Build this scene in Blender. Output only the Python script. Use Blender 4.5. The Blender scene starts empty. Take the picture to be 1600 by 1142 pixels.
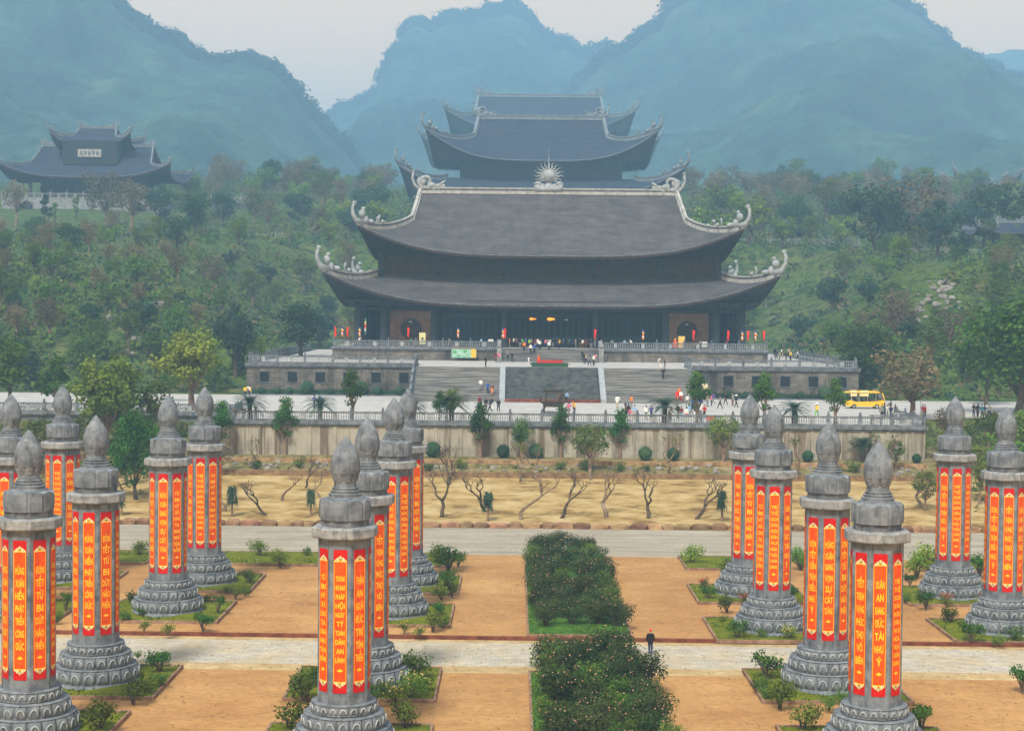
import bpy, math, random
import numpy as np
from mathutils import Vector, Matrix
R = math.radians
random.seed(7); rng = np.random.default_rng(7)
S = bpy.context.scene
COL = S.collection

# ------------------------------------------------------------------ camera
F = 2600.0; CX, CY = 800.0, 571.0; HC = 22.0
pitch, yaw, roll = math.atan(89/F), 4/F, 0.0095
cam_d = bpy.data.cameras.new('camera'); cam = bpy.data.objects.new('camera', cam_d); COL.objects.link(cam)
cam_d.sensor_width = 36; cam_d.lens = 36*F/1600; cam_d.clip_start = 1; cam_d.clip_end = 9000
ROT = Matrix.Rotation(yaw, 3, 'Z') @ Matrix.Rotation(R(90)-pitch, 3, 'X') @ Matrix.Rotation(roll, 3, 'Z')
cam.matrix_world = Matrix.Translation((0, 0, HC)) @ ROT.to_4x4()
S.camera = cam

# ------------------------------------------------------------------ world, sun, exposure
SUN_EL, SUN_AZ = R(52), R(200)      # azimuth measured clockwise from +Y: sun behind and left of camera
w = bpy.data.worlds.new('World'); S.world = w; w.use_nodes = True
nt = w.node_tree; nt.nodes.clear()
out = nt.nodes.new('ShaderNodeOutputWorld')
sky = nt.nodes.new('ShaderNodeTexSky'); sky.sky_type = 'NISHITA'; sky.sun_disc = False
sky.sun_elevation = SUN_EL; sky.sun_rotation = SUN_AZ; sky.dust_density = 5; sky.air_density = 1.2
b1 = nt.nodes.new('ShaderNodeBackground'); b1.inputs[1].default_value = 0.08
nt.links.new(sky.outputs[0], b1.inputs[0])
b2 = nt.nodes.new('ShaderNodeBackground'); b2.inputs[0].default_value = (1.0, 0.86, 0.70, 1); b2.inputs[1].default_value = 1.05
tc = nt.nodes.new('ShaderNodeTexCoord'); nz = nt.nodes.new('ShaderNodeTexNoise'); nz.inputs['Scale'].default_value = 2.2
nz.inputs['Detail'].default_value = 4
cr = nt.nodes.new('ShaderNodeValToRGB'); cr.color_ramp.elements[0].position = .3; cr.color_ramp.elements[1].position = .7
cr.color_ramp.elements[0].color = (.97, .94, .94, 1); cr.color_ramp.elements[1].color = (1.0, 1.0, 1.0, 1)
nt.links.new(tc.outputs['Generated'], nz.inputs['Vector']); nt.links.new(nz.outputs['Fac'], cr.inputs[0]); 
sz = nt.nodes.new('ShaderNodeSeparateXYZ'); nt.links.new(tc.outputs['Generated'], sz.inputs[0])
cg = nt.nodes.new('ShaderNodeValToRGB'); cg.color_ramp.elements[0].position = .12; cg.color_ramp.elements[1].position = .42
cg.color_ramp.elements[0].color = (1.9, 1.1, .36, 1); cg.color_ramp.elements[1].color = (.67, .70, .76, 1)
mm_ = nt.nodes.new('ShaderNodeMix'); mm_.data_type = 'RGBA'; mm_.blend_type = 'MULTIPLY'; mm_.inputs[0].default_value = 1
nt.links.new(sz.outputs[2], cg.inputs[0]); nt.links.new(cg.outputs[0], mm_.inputs[6]); nt.links.new(cr.outputs[0], mm_.inputs[7]); nt.links.new(mm_.outputs[2], b2.inputs[0])
mx = nt.nodes.new('ShaderNodeMixShader'); mx.inputs[0].default_value = 0.85
nt.links.new(b1.outputs[0], mx.inputs[1]); nt.links.new(b2.outputs[0], mx.inputs[2]); nt.links.new(mx.outputs[0], out.inputs[0])
sd = bpy.data.lights.new('sun', 'SUN'); sd.energy = 4.0; sd.angle = R(9); sd.color = (1, .93, .80)
sun = bpy.data.objects.new('sun', sd); COL.objects.link(sun)
sdir = Vector((math.sin(SUN_AZ)*math.cos(SUN_EL), math.cos(SUN_AZ)*math.cos(SUN_EL), math.sin(SUN_EL)))
sun.rotation_euler = (-sdir).to_track_quat('-Z', 'Y').to_euler(); sun.location = (0, -50, 150)
S.view_settings.view_transform = 'Standard'; S.view_settings.look = 'None'; S.view_settings.exposure = 0.4; S.view_settings.gamma = 1
S.render.engine = 'CYCLES'
S.cycles.max_bounces = 5; S.cycles.diffuse_bounces = 3; S.cycles.volume_bounces = 1; S.cycles.transparent_max_bounces = 6
S.cycles.use_denoising = True

# ------------------------------------------------------------------ picture <-> place
def ray(px, py):
    return (ROT @ Vector(((px-CX)/F, -(py-CY)/F, -1))).normalized()
def G(px, py, z=0.0):                      # where the sight line meets the level z
    d = ray(px, py); t = (z-HC)/d.z; return Vector((d.x*t, d.y*t, z))
def V(px, py, Y):                          # point of the sight line at distance Y
    d = ray(px, py); t = Y/d.y; return Vector((d.x*t, Y, HC+d.z*t))
def pxof(p):
    q = ROT.transposed() @ (Vector(p)-Vector((0, 0, HC))); return (CX+F*q.x/-q.z, CY-F*q.y/-q.z)

# ------------------------------------------------------------------ materials
def mat(name, c1, c2=None, scale=1.0, rough=.85, bump=0.0, bscale=None, c3=None, stretch=(1, 1, 1), metal=0, pos=(.35, .65), rnd=False, emit=None, transl=0.0, detail=5, hv=0.0, world=False):
    m = bpy.data.materials.new(name); m.use_nodes = True; n = m.node_tree; L = n.links
    p = n.nodes['Principled BSDF']; p.inputs['Roughness'].default_value = rough; p.inputs['Metallic'].default_value = metal
    p.inputs['Specular IOR Level'].default_value = .3 if rough < .5 else .08
    p.inputs['Base Color'].default_value = (*c1, 1)
    if c2:
        tc = n.nodes.new('ShaderNodeTexCoord'); mp = n.nodes.new('ShaderNodeMapping'); mp.inputs['Scale'].default_value = stretch
        if world:
            ge = n.nodes.new('ShaderNodeNewGeometry'); L.new(ge.outputs['Position'], mp.inputs[0])
        else: L.new(tc.outputs['Object'], mp.inputs[0])
        oi = n.nodes.new('ShaderNodeObjectInfo')
        if rnd:
            mu = n.nodes.new('ShaderNodeMath'); mu.operation = 'MULTIPLY'; mu.inputs[1].default_value = 90
            L.new(oi.outputs['Random'], mu.inputs[0]); L.new(mu.outputs[0], mp.inputs['Location'])
        nz = n.nodes.new('ShaderNodeTexNoise'); nz.inputs['Scale'].default_value = scale; nz.inputs['Detail'].default_value = detail
        nz.inputs['Roughness'].default_value = .62
        L.new(mp.outputs[0], nz.inputs['Vector'])
        cr = n.nodes.new('ShaderNodeValToRGB'); e = cr.color_ramp.elements
        e[0].position, e[1].position = pos; e[0].color = (*c1, 1); e[1].color = (*c2, 1)
        if c3:
            k = e.new(min(.98, pos[1]+.18)); k.color = (*c3, 1)
        L.new(nz.outputs['Fac'], cr.inputs[0]); last = cr.outputs[0]
        if hv:
            hs = n.nodes.new('ShaderNodeHueSaturation'); mr = n.nodes.new('ShaderNodeMapRange')
            mr.inputs[3].default_value = 1-hv; mr.inputs[4].default_value = 1+hv
            L.new(oi.outputs['Random'], mr.inputs[0]); L.new(mr.outputs[0], hs.inputs['Value']); L.new(last, hs.inputs['Color'])
            m2 = n.nodes.new('ShaderNodeMath'); m2.operation = 'MULTIPLY'; m2.inputs[1].default_value = 7.31; m3 = n.nodes.new('ShaderNodeMath'); m3.operation = 'FRACT'
            mr2 = n.nodes.new('ShaderNodeMapRange'); mr2.inputs[3].default_value = .48; mr2.inputs[4].default_value = .52
            L.new(oi.outputs['Random'], m2.inputs[0]); L.new(m2.outputs[0], m3.inputs[0]); L.new(m3.outputs[0], mr2.inputs[0]); L.new(mr2.outputs[0], hs.inputs['Hue'])
            last = hs.outputs[0]
        L.new(last, p.inputs['Base Color'])
        if bump:
            nb = n.nodes.new('ShaderNodeTexNoise'); nb.inputs['Scale'].default_value = bscale or scale*3; nb.inputs['Detail'].default_value = 6
            L.new(mp.outputs[0], nb.inputs['Vector'])
            bm = n.nodes.new('ShaderNodeBump'); bm.inputs['Distance'].default_value = bump; bm.inputs['Strength'].default_value = 1
            L.new(nb.outputs['Fac'], bm.inputs['Height']); L.new(bm.outputs[0], p.inputs['Normal'])
        if transl:
            tr = n.nodes.new('ShaderNodeBsdfTranslucent'); L.new(last, tr.inputs[0]); ms = n.nodes.new('ShaderNodeMixShader'); ms.inputs[0].default_value = transl
            o = n.nodes['Material Output']; L.new(p.outputs[0], ms.inputs[1]); L.new(tr.outputs[0], ms.inputs[2]); L.new(ms.outputs[0], o.inputs[0])
    if emit:
        p.inputs['Emission Color'].default_value = (*emit[0], 1); p.inputs['Emission Strength'].default_value = emit[1]
    return m
def brickmat(name, c1, c2, cm, bw, bh, mortar=.02, rough=.9, plane='XZ', dirt=None, bump=.01, off=.5):
    m = bpy.data.materials.new(name); m.use_nodes = True; n = m.node_tree; L = n.links
    p = n.nodes['Principled BSDF']; p.inputs['Roughness'].default_value = rough; p.inputs['Specular IOR Level'].default_value = .08
    ge = n.nodes.new('ShaderNodeNewGeometry'); sx = n.nodes.new('ShaderNodeSeparateXYZ'); cx = n.nodes.new('ShaderNodeCombineXYZ')
    L.new(ge.outputs['Position'], sx.inputs[0])
    a = n.nodes.new('ShaderNodeMath'); a.operation = 'ADD'
    if plane == 'XZ':
        L.new(sx.outputs[0], a.inputs[0]); L.new(sx.outputs[1], a.inputs[1]); L.new(a.outputs[0], cx.inputs[0]); L.new(sx.outputs[2], cx.inputs[1])
    else:
        L.new(sx.outputs[0], cx.inputs[0]); L.new(sx.outputs[1], cx.inputs[1])
    br = n.nodes.new('ShaderNodeTexBrick'); br.inputs['Scale'].default_value = 1; br.offset = off
    br.inputs['Brick Width'].default_value = bw; br.inputs['Row Height'].default_value = bh; br.inputs['Mortar Size'].default_value = mortar
    br.inputs['Color1'].default_value = (*c1, 1); br.inputs['Color2'].default_value = (*c2, 1); br.inputs['Mortar'].default_value = (*cm, 1)
    L.new(cx.outputs[0], br.inputs['Vector'])
    nz = n.nodes.new('ShaderNodeTexNoise'); nz.inputs['Scale'].default_value = .35; nz.inputs['Detail'].default_value = 8; nz.inputs['Roughness'].default_value = .7
    L.new(ge.outputs['Position'], nz.inputs['Vector'])
    cr = n.nodes.new('ShaderNodeValToRGB'); cr.color_ramp.elements[0].position = .38; cr.color_ramp.elements[1].position = .68
    mi = n.nodes.new('ShaderNodeMix'); mi.data_type = 'RGBA'
    L.new(nz.outputs['Fac'], cr.inputs[0]); L.new(cr.outputs[0], mi.inputs[0]); L.new(br.outputs['Color'], mi.inputs[6])
    d = dirt or tuple(x*.6 for x in c1); mi.inputs[7].default_value = (*d, 1)
    L.new(mi.outputs[2], p.inputs['Base Color'])
    bm = n.nodes.new('ShaderNodeBump'); bm.inputs['Distance'].default_value = bump; L.new(br.outputs['Fac'], bm.inputs['Height']); bm.invert = True
    L.new(bm.outputs[0], p.inputs['Normal'])
    return m
MT = {}
def mk():
    a = MT
    a['stone'] = mat('stone', (.075, .09, .11), (.19, .215, .24), 1.6, .8, .02, 9, c3=(.27, .29, .31), rnd=True, pos=(.28, .6))
    a['stone_pale'] = mat('stone_pale', (.17, .185, .20), (.33, .34, .34), 2.2, .85, .02, 8, c3=(.5, .5, .48), rnd=True)
    a['step'] = mat('step_stone', (.15, .16, .165), (.34, .345, .335), .9, .9, world=True, detail=8, stretch=(.25, .6, 4), pos=(.38, .62))
    a['stone_dark'] = mat('stone_dark', (.07, .08, .095), (.17, .185, .20), 1.4, .8, .02, 8, rnd=True)
    a['stone_relief'] = mat('stone_relief', (.22, .25, .27), (.38, .41, .43), 3, .8, .01, 12, rnd=True)
    a['red'] = mat('banner_red', (.46, .006, .003), (.56, .010, .004), 6, .65)
    a['orange'] = mat('banner_orange', (.70, .052, .001), (.80, .11, .002), 9, .6, rnd=True)
    a['gold'] = mat('banner_gold', (.92, .46, .012), (.96, .58, .03), 9, .55)
    a['rosette'] = mat('rosette_cream', (.85, .72, .30), (.92, .85, .55), 9, .55)
    a['ink'] = mat('rosette_green', (.10, .12, .02), (.2, .2, .03), 5, .6)
    a['earth'] = mat('court_earth', (.335, .168, .062), (.445, .255, .10), .12, .95, .012, 3.0, c3=(.52, .33, .13), world=True, detail=9, pos=(.3, .62))
    a['kerb'] = mat('kerb_brick', (.10, .03, .018), (.22, .075, .04), 1.5, .9, .01, 8)
    a['edging'] = mat('planter_edge', (.16, .09, .055), (.34, .22, .15), 1.5, .9, .01, 8, rnd=True)
    a['road'] = mat('road_concrete', (.27, .235, .175), (.38, .34, .27), .35, .95, .008, 5, stretch=(.25, 1.6, 1), world=True, detail=8)
    a['pathedge'] = mat('path_sand', (.37, .26, .12), (.49, .37, .20), .5, .95, .008, 6, world=True)
    a['paver'] = brickmat('pavers', (.36, .345, .31), (.47, .44, .37), (.30, .26, .19), .55, .3, .015, plane='XY', dirt=(.44, .36, .23), bump=.004)
    a['plaza'] = brickmat('plaza_slabs', (.46, .45, .43), (.52, .50, .48), (.36, .35, .33), 1.6, 1.0, .02, plane='XY', dirt=(.38, .36, .34), bump=.004)
    a['bark'] = mat('bark', (.05, .035, .025), (.13, .10, .075), 2, .95, .02, 12, rnd=True)
    a['bark_pale'] = mat('bark_pale', (.13, .085, .055), (.27, .20, .14), 2, .95, .02, 12, rnd=True)
    a['wood'] = mat('dark_wood', (.018, .024, .034), (.04, .046, .058), 1.2, .7, .01, 6)
    a['wood2'] = mat('brown_wood', (.03, .018, .016), (.055, .035, .03), 1.2, .7, .01, 6)
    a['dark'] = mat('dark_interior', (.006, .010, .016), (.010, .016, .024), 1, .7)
    a['lattice'] = mat('door_wood', (.016, .045, .07), (.03, .07, .10), 1, .6)
    a['brick'] = brickmat('brick_panel', (.30, .19, .115), (.38, .25, .155), (.25, .18, .12), .5, .2, .02, bump=.01)
    a['wallstone'] = brickmat('wall_stone', (.17, .155, .13), (.27, .245, .21), (.12, .11, .10), 1.3, .33, .03, dirt=(.075, .07, .065), bump=.03)
    a['tile'] = mat('roof_tile', (.062, .064, .07), (.11, .106, .108), .30, .75, .05, 3.0, c3=(.18, .155, .14), stretch=(1, 1, 3), world=True, detail=9)
    a['ridge'] = mat('ridge_plaster', (.29, .31, .31), (.46, .46, .43), .8, .85, .01, 5, rnd=True)
    a['hazed_trim'] = mat('ridge_trim_hazed', (.13, .16, .19), (.24, .28, .31), .8, .9, .01, 5, rnd=True)  # ridge trim of the distant halls, greyed: haze put into the colour
    a['hazed_tile'] = mat('roof_tile_hazed', (.022, .032, .058), (.045, .055, .085), .22, .8, .05, 3.0, stretch=(1, 1, 3), world=True, detail=9)  # distant roof tile, its blue is air haze painted into the colour
    a['ornament'] = mat('ornament_stone', (.22, .255, .28), (.38, .41, .42), 1.5, .85, .02, 5, rnd=True)
    a['iron'] = mat('iron', (.03, .03, .03), (.06, .055, .05), 3, .6, metal=.3)
    a['bronze'] = mat('bronze', (.035, .03, .024), (.08, .07, .05), 3, .5, metal=.5)
    a['skin'] = mat('skin', (.42, .24, .16), (.48, .28, .19), 5, .6)
    a['hair'] = mat('hair', (.010, .008, .007), (.02, .017, .014), 9, .5)
    a['rock'] = mat('rock', (.16, .15, .14), (.36, .34, .31), 1.2, .95, .05, 4, c3=(.5, .47, .42), rnd=True)
    a['rock_warm'] = mat('rock_warm', (.16, .09, .05), (.36, .23, .13), 1.2, .95, .05, 4, c3=(.46, .32, .19), rnd=True, hv=.4)
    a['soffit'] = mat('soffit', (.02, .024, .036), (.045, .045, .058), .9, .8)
    g = lambda n, c1, c2, c3=None, sc=.5, hv=.34, tr=.25: mat(n, c1, c2, sc, .8, c3=c3, rnd=True, transl=tr, hv=hv, pos=(.3, .62))
    a['f_dark'] = g('foliage_dark', (.018, .050, .026), (.045, .10, .040), (.08, .15, .05))
    a['f_mid'] = g('foliage_mid', (.045, .10, .018), (.105, .18, .030), (.18, .26, .05))
    a['f_bright'] = g('foliage_bright', (.08, .16, .02), (.17, .27, .03), (.28, .37, .05))
    a['f_olive'] = g('foliage_olive', (.05, .085, .013), (.12, .165, .025), (.20, .24, .045))
    a['f_yellow'] = g('foliage_yellow_green', (.075, .12, .016), (.17, .22, .03), (.28, .33, .05))  # brighter yellow green leaves of the two tall trees at left
    a['f_brown'] = g('foliage_brown', (.10, .085, .045), (.19, .165, .085), (.28, .25, .13))
    a['f_lush'] = g('foliage_lush', (.028, .08, .012), (.06, .145, .018), (.13, .22, .035))
    a['f_teal'] = g('foliage_teal', (.020, .055, .036), (.04, .09, .052), (.07, .13, .07))
    a['f_rose'] = g('foliage_rose', (.022, .042, .014), (.058, .088, .026), (.12, .12, .045), 1.2)
    a['petal'] = mat('petal_pink', (.50, .16, .12), (.70, .42, .30), 3, .6)
    a['petal_y'] = mat('petal_yellow', (.6, .42, .10), (.7, .6, .3), 3, .6)
    a['petal_r'] = mat('petal_red', (.35, .03, .02), (.5, .07, .03), 3, .6)
    a['wallplaster'] = None
    # retaining wall plaster with run-off streaks
    m = mat('wall_plaster', (.27, .255, .21), (.40, .38, .315), .5, .95, .01, 4, world=True); n = m.node_tree; L = n.links
    p = n.nodes['Principled BSDF']; src = p.inputs['Base Color'].links[0].from_socket
    ge = n.nodes.new('ShaderNodeNewGeometry'); mp = n.nodes.new('ShaderNodeMapping'); mp.inputs['Scale'].default_value = (.8, .8, .035)
    nz = n.nodes.new('ShaderNodeTexNoise'); nz.inputs['Scale'].default_value = 1; nz.inputs['Detail'].default_value = 5; nz.inputs['Roughness'].default_value = .7
    cr = n.nodes.new('ShaderNodeValToRGB'); cr.color_ramp.elements[0].position = .50; cr.color_ramp.elements[1].position = .60
    mi = n.nodes.new('ShaderNodeMix'); mi.data_type = 'RGBA'; mi.inputs[7].default_value = (.15, .12, .085, 1)
    L.new(ge.outputs['Position'], mp.inputs[0]); L.new(mp.outputs[0], nz.inputs['Vector']); L.new(nz.outputs['Fac'], cr.inputs[0]); L.new(cr.outputs[0], mi.inputs[0]); L.new(src, mi.inputs[6]); L.new(mi.outputs[2], p.inputs['Base Color'])
    a['wallplaster'] = m
mk()
def courses(m):
    n = m.node_tree; L = n.links; p = n.nodes['Principled BSDF']; src = p.inputs['Base Color'].links[0].from_socket
    ge = n.nodes.new('ShaderNodeNewGeometry'); sx = n.nodes.new('ShaderNodeSeparateXYZ'); L.new(ge.outputs['Position'], sx.inputs[0])
    def saw(sock, per, lo):
        a = n.nodes.new('ShaderNodeMath'); a.operation = 'DIVIDE'; a.inputs[1].default_value = per; b = n.nodes.new('ShaderNodeMath'); b.operation = 'FRACT'
        L.new(sock, a.inputs[0]); L.new(a.outputs[0], b.inputs[0]); r = n.nodes.new('ShaderNodeMapRange'); r.inputs[1].default_value = 0; r.inputs[2].default_value = .45; r.inputs[3].default_value = lo; r.inputs[4].default_value = 1; L.new(b.outputs[0], r.inputs[0]); return r.outputs[0]
    m1 = n.nodes.new('ShaderNodeMath'); m1.operation = 'MULTIPLY'; L.new(saw(sx.outputs[2], .5, .66), m1.inputs[0]); L.new(saw(sx.outputs[0], .75, .96), m1.inputs[1])
    mp = n.nodes.new('ShaderNodeMapping'); mp.inputs['Scale'].default_value = (1.1, .08, .08); L.new(ge.outputs['Position'], mp.inputs[0])
    nz = n.nodes.new('ShaderNodeTexNoise'); nz.inputs['Scale'].default_value = .8; nz.inputs['Detail'].default_value = 6; L.new(mp.outputs[0], nz.inputs['Vector'])
    r2 = n.nodes.new('ShaderNodeMapRange'); r2.inputs[1].default_value = .35; r2.inputs[2].default_value = .7; r2.inputs[3].default_value = .92; r2.inputs[4].default_value = 1.08; L.new(nz.outputs['Fac'], r2.inputs[0])
    m2 = n.nodes.new('ShaderNodeMath'); m2.operation = 'MULTIPLY'; L.new(m1.outputs[0], m2.inputs[0]); L.new(r2.outputs[0], m2.inputs[1])
    mi = n.nodes.new('ShaderNodeMix'); mi.data_type = 'RGBA'; mi.blend_type = 'MULTIPLY'; mi.inputs[0].default_value = 1; L.new(src, mi.inputs[6]); L.new(m2.outputs[0], mi.inputs[7]); L.new(mi.outputs[2], p.inputs['Base Color'])
courses(MT['tile'])
def grain(m, sc, lo, hi, st=(1, 1, 1), sc2=None):
    n = m.node_tree; L = n.links; p = n.nodes['Principled BSDF']; src = p.inputs['Base Color'].links[0].from_socket
    ge = n.nodes.new('ShaderNodeNewGeometry')
    for s, a, b, w_ in ((sc, lo, hi, st), (sc2 or sc*.13, 1-(1-lo)*.7, 1+(hi-1)*.7, (1, 2.2, 1))):
        mp = n.nodes.new('ShaderNodeMapping'); mp.inputs['Scale'].default_value = w_; L.new(ge.outputs['Position'], mp.inputs[0])
        nz = n.nodes.new('ShaderNodeTexNoise'); nz.inputs['Scale'].default_value = s; nz.inputs['Detail'].default_value = 8; nz.inputs['Roughness'].default_value = .75; L.new(mp.outputs[0], nz.inputs['Vector'])
        r = n.nodes.new('ShaderNodeMapRange'); r.inputs[1].default_value = .36; r.inputs[2].default_value = .64; r.inputs[3].default_value = a; r.inputs[4].default_value = b; L.new(nz.outputs['Fac'], r.inputs[0])
        mi = n.nodes.new('ShaderNodeMix'); mi.data_type = 'RGBA'; mi.blend_type = 'MULTIPLY'; mi.inputs[0].default_value = 1; L.new(src, mi.inputs[6]); L.new(r.outputs[0], mi.inputs[7]); src = mi.outputs[2]
    L.new(src, p.inputs['Base Color'])
def streaks(m, sc, st, lo, p0=.52, p1=.66):
    n = m.node_tree; L = n.links; p = n.nodes['Principled BSDF']; src = p.inputs['Base Color'].links[0].from_socket
    tc = n.nodes.new('ShaderNodeTexCoord'); oi = n.nodes.new('ShaderNodeObjectInfo'); mu = n.nodes.new('ShaderNodeMath'); mu.operation = 'MULTIPLY'; mu.inputs[1].default_value = 57
    mp = n.nodes.new('ShaderNodeMapping'); mp.inputs['Scale'].default_value = st; L.new(tc.outputs['Object'], mp.inputs[0]); L.new(oi.outputs['Random'], mu.inputs[0]); L.new(mu.outputs[0], mp.inputs['Location'])
    nz = n.nodes.new('ShaderNodeTexNoise'); nz.inputs['Scale'].default_value = sc; nz.inputs['Detail'].default_value = 7; nz.inputs['Roughness'].default_value = .7; L.new(mp.outputs[0], nz.inputs['Vector'])
    r = n.nodes.new('ShaderNodeMapRange'); r.inputs[1].default_value = p0; r.inputs[2].default_value = p1; r.inputs[3].default_value = 1; r.inputs[4].default_value = lo; L.new(nz.outputs['Fac'], r.inputs[0])
    mi = n.nodes.new('ShaderNodeMix'); mi.data_type = 'RGBA'; mi.blend_type = 'MULTIPLY'; mi.inputs[0].default_value = 1; L.new(src, mi.inputs[6]); L.new(r.outputs[0], mi.inputs[7]); L.new(mi.outputs[2], p.inputs['Base Color'])
streaks(MT['stone'], 1.5, (2.2, 2.2, .22), .5); streaks(MT['stone'], 5, (1, 1, 1), 1.35, .55, .7); streaks(MT['stone_pale'], 1.5, (2.2, 2.2, .5), .55); streaks(MT['red'], 1.2, (1, 1, .4), .8, .45, .6); streaks(MT['orange'], 1.2, (1, 1, .4), .82, .45, .6); streaks(MT['ridge'], 1.0, (1, 1, .4), .6); streaks(MT['wallstone'], .35, (1.5, 1.5, .25), .5, .5, .6)
grain(MT['earth'], 2.4, .82, 1.12, sc2=.3); grain(MT['road'], 1.6, .84, 1.1, (.4, 1.6, 1), sc2=.2); grain(MT['pathedge'], 2.0, .85, 1.1); grain(MT['paver'], 1.2, .84, 1.12); grain(MT['plaza'], .8, .88, 1.06)
_pm = {}
def paint(c, rough=.6):
    k = (*c, rough)
    if k not in _pm: _pm[k] = mat('paint', c, tuple(min(1, x*1.12) for x in c), 5, rough)
    return _pm[k]

# ------------------------------------------------------------------ mesh builder
class MB:
    def __init__(s): s.v = []; s.f = []; s.m = []
    def add(s, v, f, mi=0):
        o = len(s.v); s.v.extend([tuple(p) for p in v]); s.f.extend([tuple(o+i for i in q) for q in f]); s.m.extend([mi]*len(f)); return s
    def box(s, c, d, mi=0, rz=0, top=1.0):
        hx, hy, hz = d[0]/2, d[1]/2, d[2]/2; ca, sa = math.cos(rz), math.sin(rz); P = []
        for z, k in ((-hz, 1), (hz, top)):
            for x, y in ((-hx, -hy), (hx, -hy), (hx, hy), (-hx, hy)):
                x *= k; y *= k; P.append((c[0]+x*ca-y*sa, c[1]+x*sa+y*ca, c[2]+z))
        return s.add(P, [(3, 2, 1, 0), (4, 5, 6, 7), (0, 1, 5, 4), (1, 2, 6, 5), (2, 3, 7, 6), (3, 0, 4, 7)], mi)
    def lathe(s, prof, n=16, c=(0, 0, 0), mi=0, rot=0.0, sy=1.0):
        P = []; Q = []
        for r, z in prof:
            for i in range(n):
                a = rot+2*math.pi*i/n; P.append((c[0]+r*math.cos(a), c[1]+r*math.sin(a)*sy, c[2]+z))
        for j in range(len(prof)-1):
            for i in range(n): Q.append((j*n+i, j*n+(i+1) % n, (j+1)*n+(i+1) % n, (j+1)*n+i))
        Q.append(tuple(range(n-1, -1, -1))); k = (len(prof)-1)*n; Q.append(tuple(k+i for i in range(n)))
        return s.add(P, Q, mi)
    def tube(s, pts, rad, n=6, mi=0, caps=True):
        pts = [Vector(p) for p in pts]; P = []; Q = []
        if not hasattr(rad, '__len__'): rad = [rad]*len(pts)
        prev = None
        for i, p in enumerate(pts):
            t = (pts[min(i+1, len(pts)-1)]-pts[max(i-1, 0)]).normalized()
            a = prev - t*prev.dot(t) if prev else t.orthogonal()
            if a.length < 1e-4: a = t.orthogonal()
            a.normalize(); prev = a; b = t.cross(a)
            for k in range(n):
                an = 2*math.pi*k/n; P.append(p+(a*math.cos(an)+b*math.sin(an))*rad[i])
        for j in range(len(pts)-1):
            for k in range(n): Q.append((j*n+k, j*n+(k+1) % n, (j+1)*n+(k+1) % n, (j+1)*n+k))
        if caps: Q.append(tuple(range(n-1, -1, -1))); q = (len(pts)-1)*n; Q.append(tuple(q+i for i in range(n)))
        return s.add(P, Q, mi)
    def grid(s, fn, nu, nv, mi=0, closed=False):
        P = [fn(i/nu, j/nv) for j in range(nv+1) for i in range(nu+(0 if closed else 1))]
        w = nu if closed else nu+1
        Q = [(j*w+i, j*w+(i+1) % w, (j+1)*w+(i+1) % w, (j+1)*w+i) for j in range(nv) for i in range(nu)]
        return s.add(P, Q, mi)
    def ball(s, c, r, n=10, mi=0, sc=(1, 1, 1), jit=0):
        m = n//2; P = []; Q = []
        for j in range(m+1):
            ph = math.pi*j/m
            for i in range(n):
                a = 2*math.pi*i/n; k = r*(1+random.uniform(-jit, jit))
                P.append((c[0]+k*sc[0]*math.sin(ph)*math.cos(a), c[1]+k*sc[1]*math.sin(ph)*math.sin(a), c[2]-k*sc[2]*math.cos(ph)))
        for j in range(m):
            for i in range(n): Q.append((j*n+i, j*n+(i+1) % n, (j+1)*n+(i+1) % n, (j+1)*n+i))
        return s.add(P, Q, mi)
    def leaves(s, cen, rad, n, size, mi=0, sq=1.0, up=.35):          # leaf-sized faces spread on lumpy clumps
        cen = np.asarray(cen, float); rad = np.asarray(rad, float)
        k = rng.choice(len(cen), n, p=rad**2/np.sum(rad**2))
        d = rng.normal(size=(n, 3)); d /= np.linalg.norm(d, axis=1)[:, None]
        rr = rad[k]*(rng.uniform(.35, 1.12, n)); pos = cen[k]+d*rr[:, None]*np.array([1, 1, sq])
        nn = d+rng.normal(size=(n, 3))*.55+np.array([0, 0, up]); nn /= np.linalg.norm(nn, axis=1)[:, None]
        a = np.cross(nn, rng.normal(size=(n, 3))); a /= np.linalg.norm(a, axis=1)[:, None]; b = np.cross(nn, a)
        sz = size*rng.uniform(.6, 1.4, n)[:, None]
        P = np.stack([pos-a*sz*.5, pos+b*sz*.38, pos+a*sz*.5, pos-b*sz*.38], 1).reshape(-1, 3)
        o = len(s.v); s.v.extend(map(tuple, P)); s.f.extend([(o+4*i, o+4*i+1, o+4*i+2, o+4*i+3) for i in range(n)]); s.m.extend([mi]*n)
        return s
    def mesh(s, name, mats, smooth=False):
        me = bpy.data.meshes.new(name); me.from_pydata(s.v, [], s.f)
        for m in (mats if isinstance(mats, (list, tuple)) else [mats]): me.materials.append(MT[m] if isinstance(m, str) else m)
        if any(s.m): me.polygons.foreach_set('material_index', s.m)
        if smooth: me.polygons.foreach_set('use_smooth', [True]*len(s.f))
        me.update(); return me
    def build(s, name, mats, parent=None, smooth=False, loc=None):
        return link(name, s.mesh(name, mats, smooth), parent, loc)
def link(name, me, parent=None, loc=None, rz=0):
    o = bpy.data.objects.new(name, me); COL.objects.link(o)
    if parent: o.parent = parent
    if loc is not None: o.location = loc
    if rz: o.rotation_euler.z = rz
    return o
THINGS = []
def tag(o, label, cat, group=None, kind=None):
    o['label'] = label; o['category'] = cat
    if group: o['group'] = group
    if kind: o['kind'] = kind
    THINGS.append(o); return o
def thing(name, loc, label, cat, group=None, rz=0, sc=1):
    o = link(name, None, None, loc, rz); o.scale = (sc, sc, sc) if not hasattr(sc, '__len__') else sc
    o.empty_display_size = .2
    return tag(o, label, cat, group)
def struct(o): o['kind'] = 'structure'; return o
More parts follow.
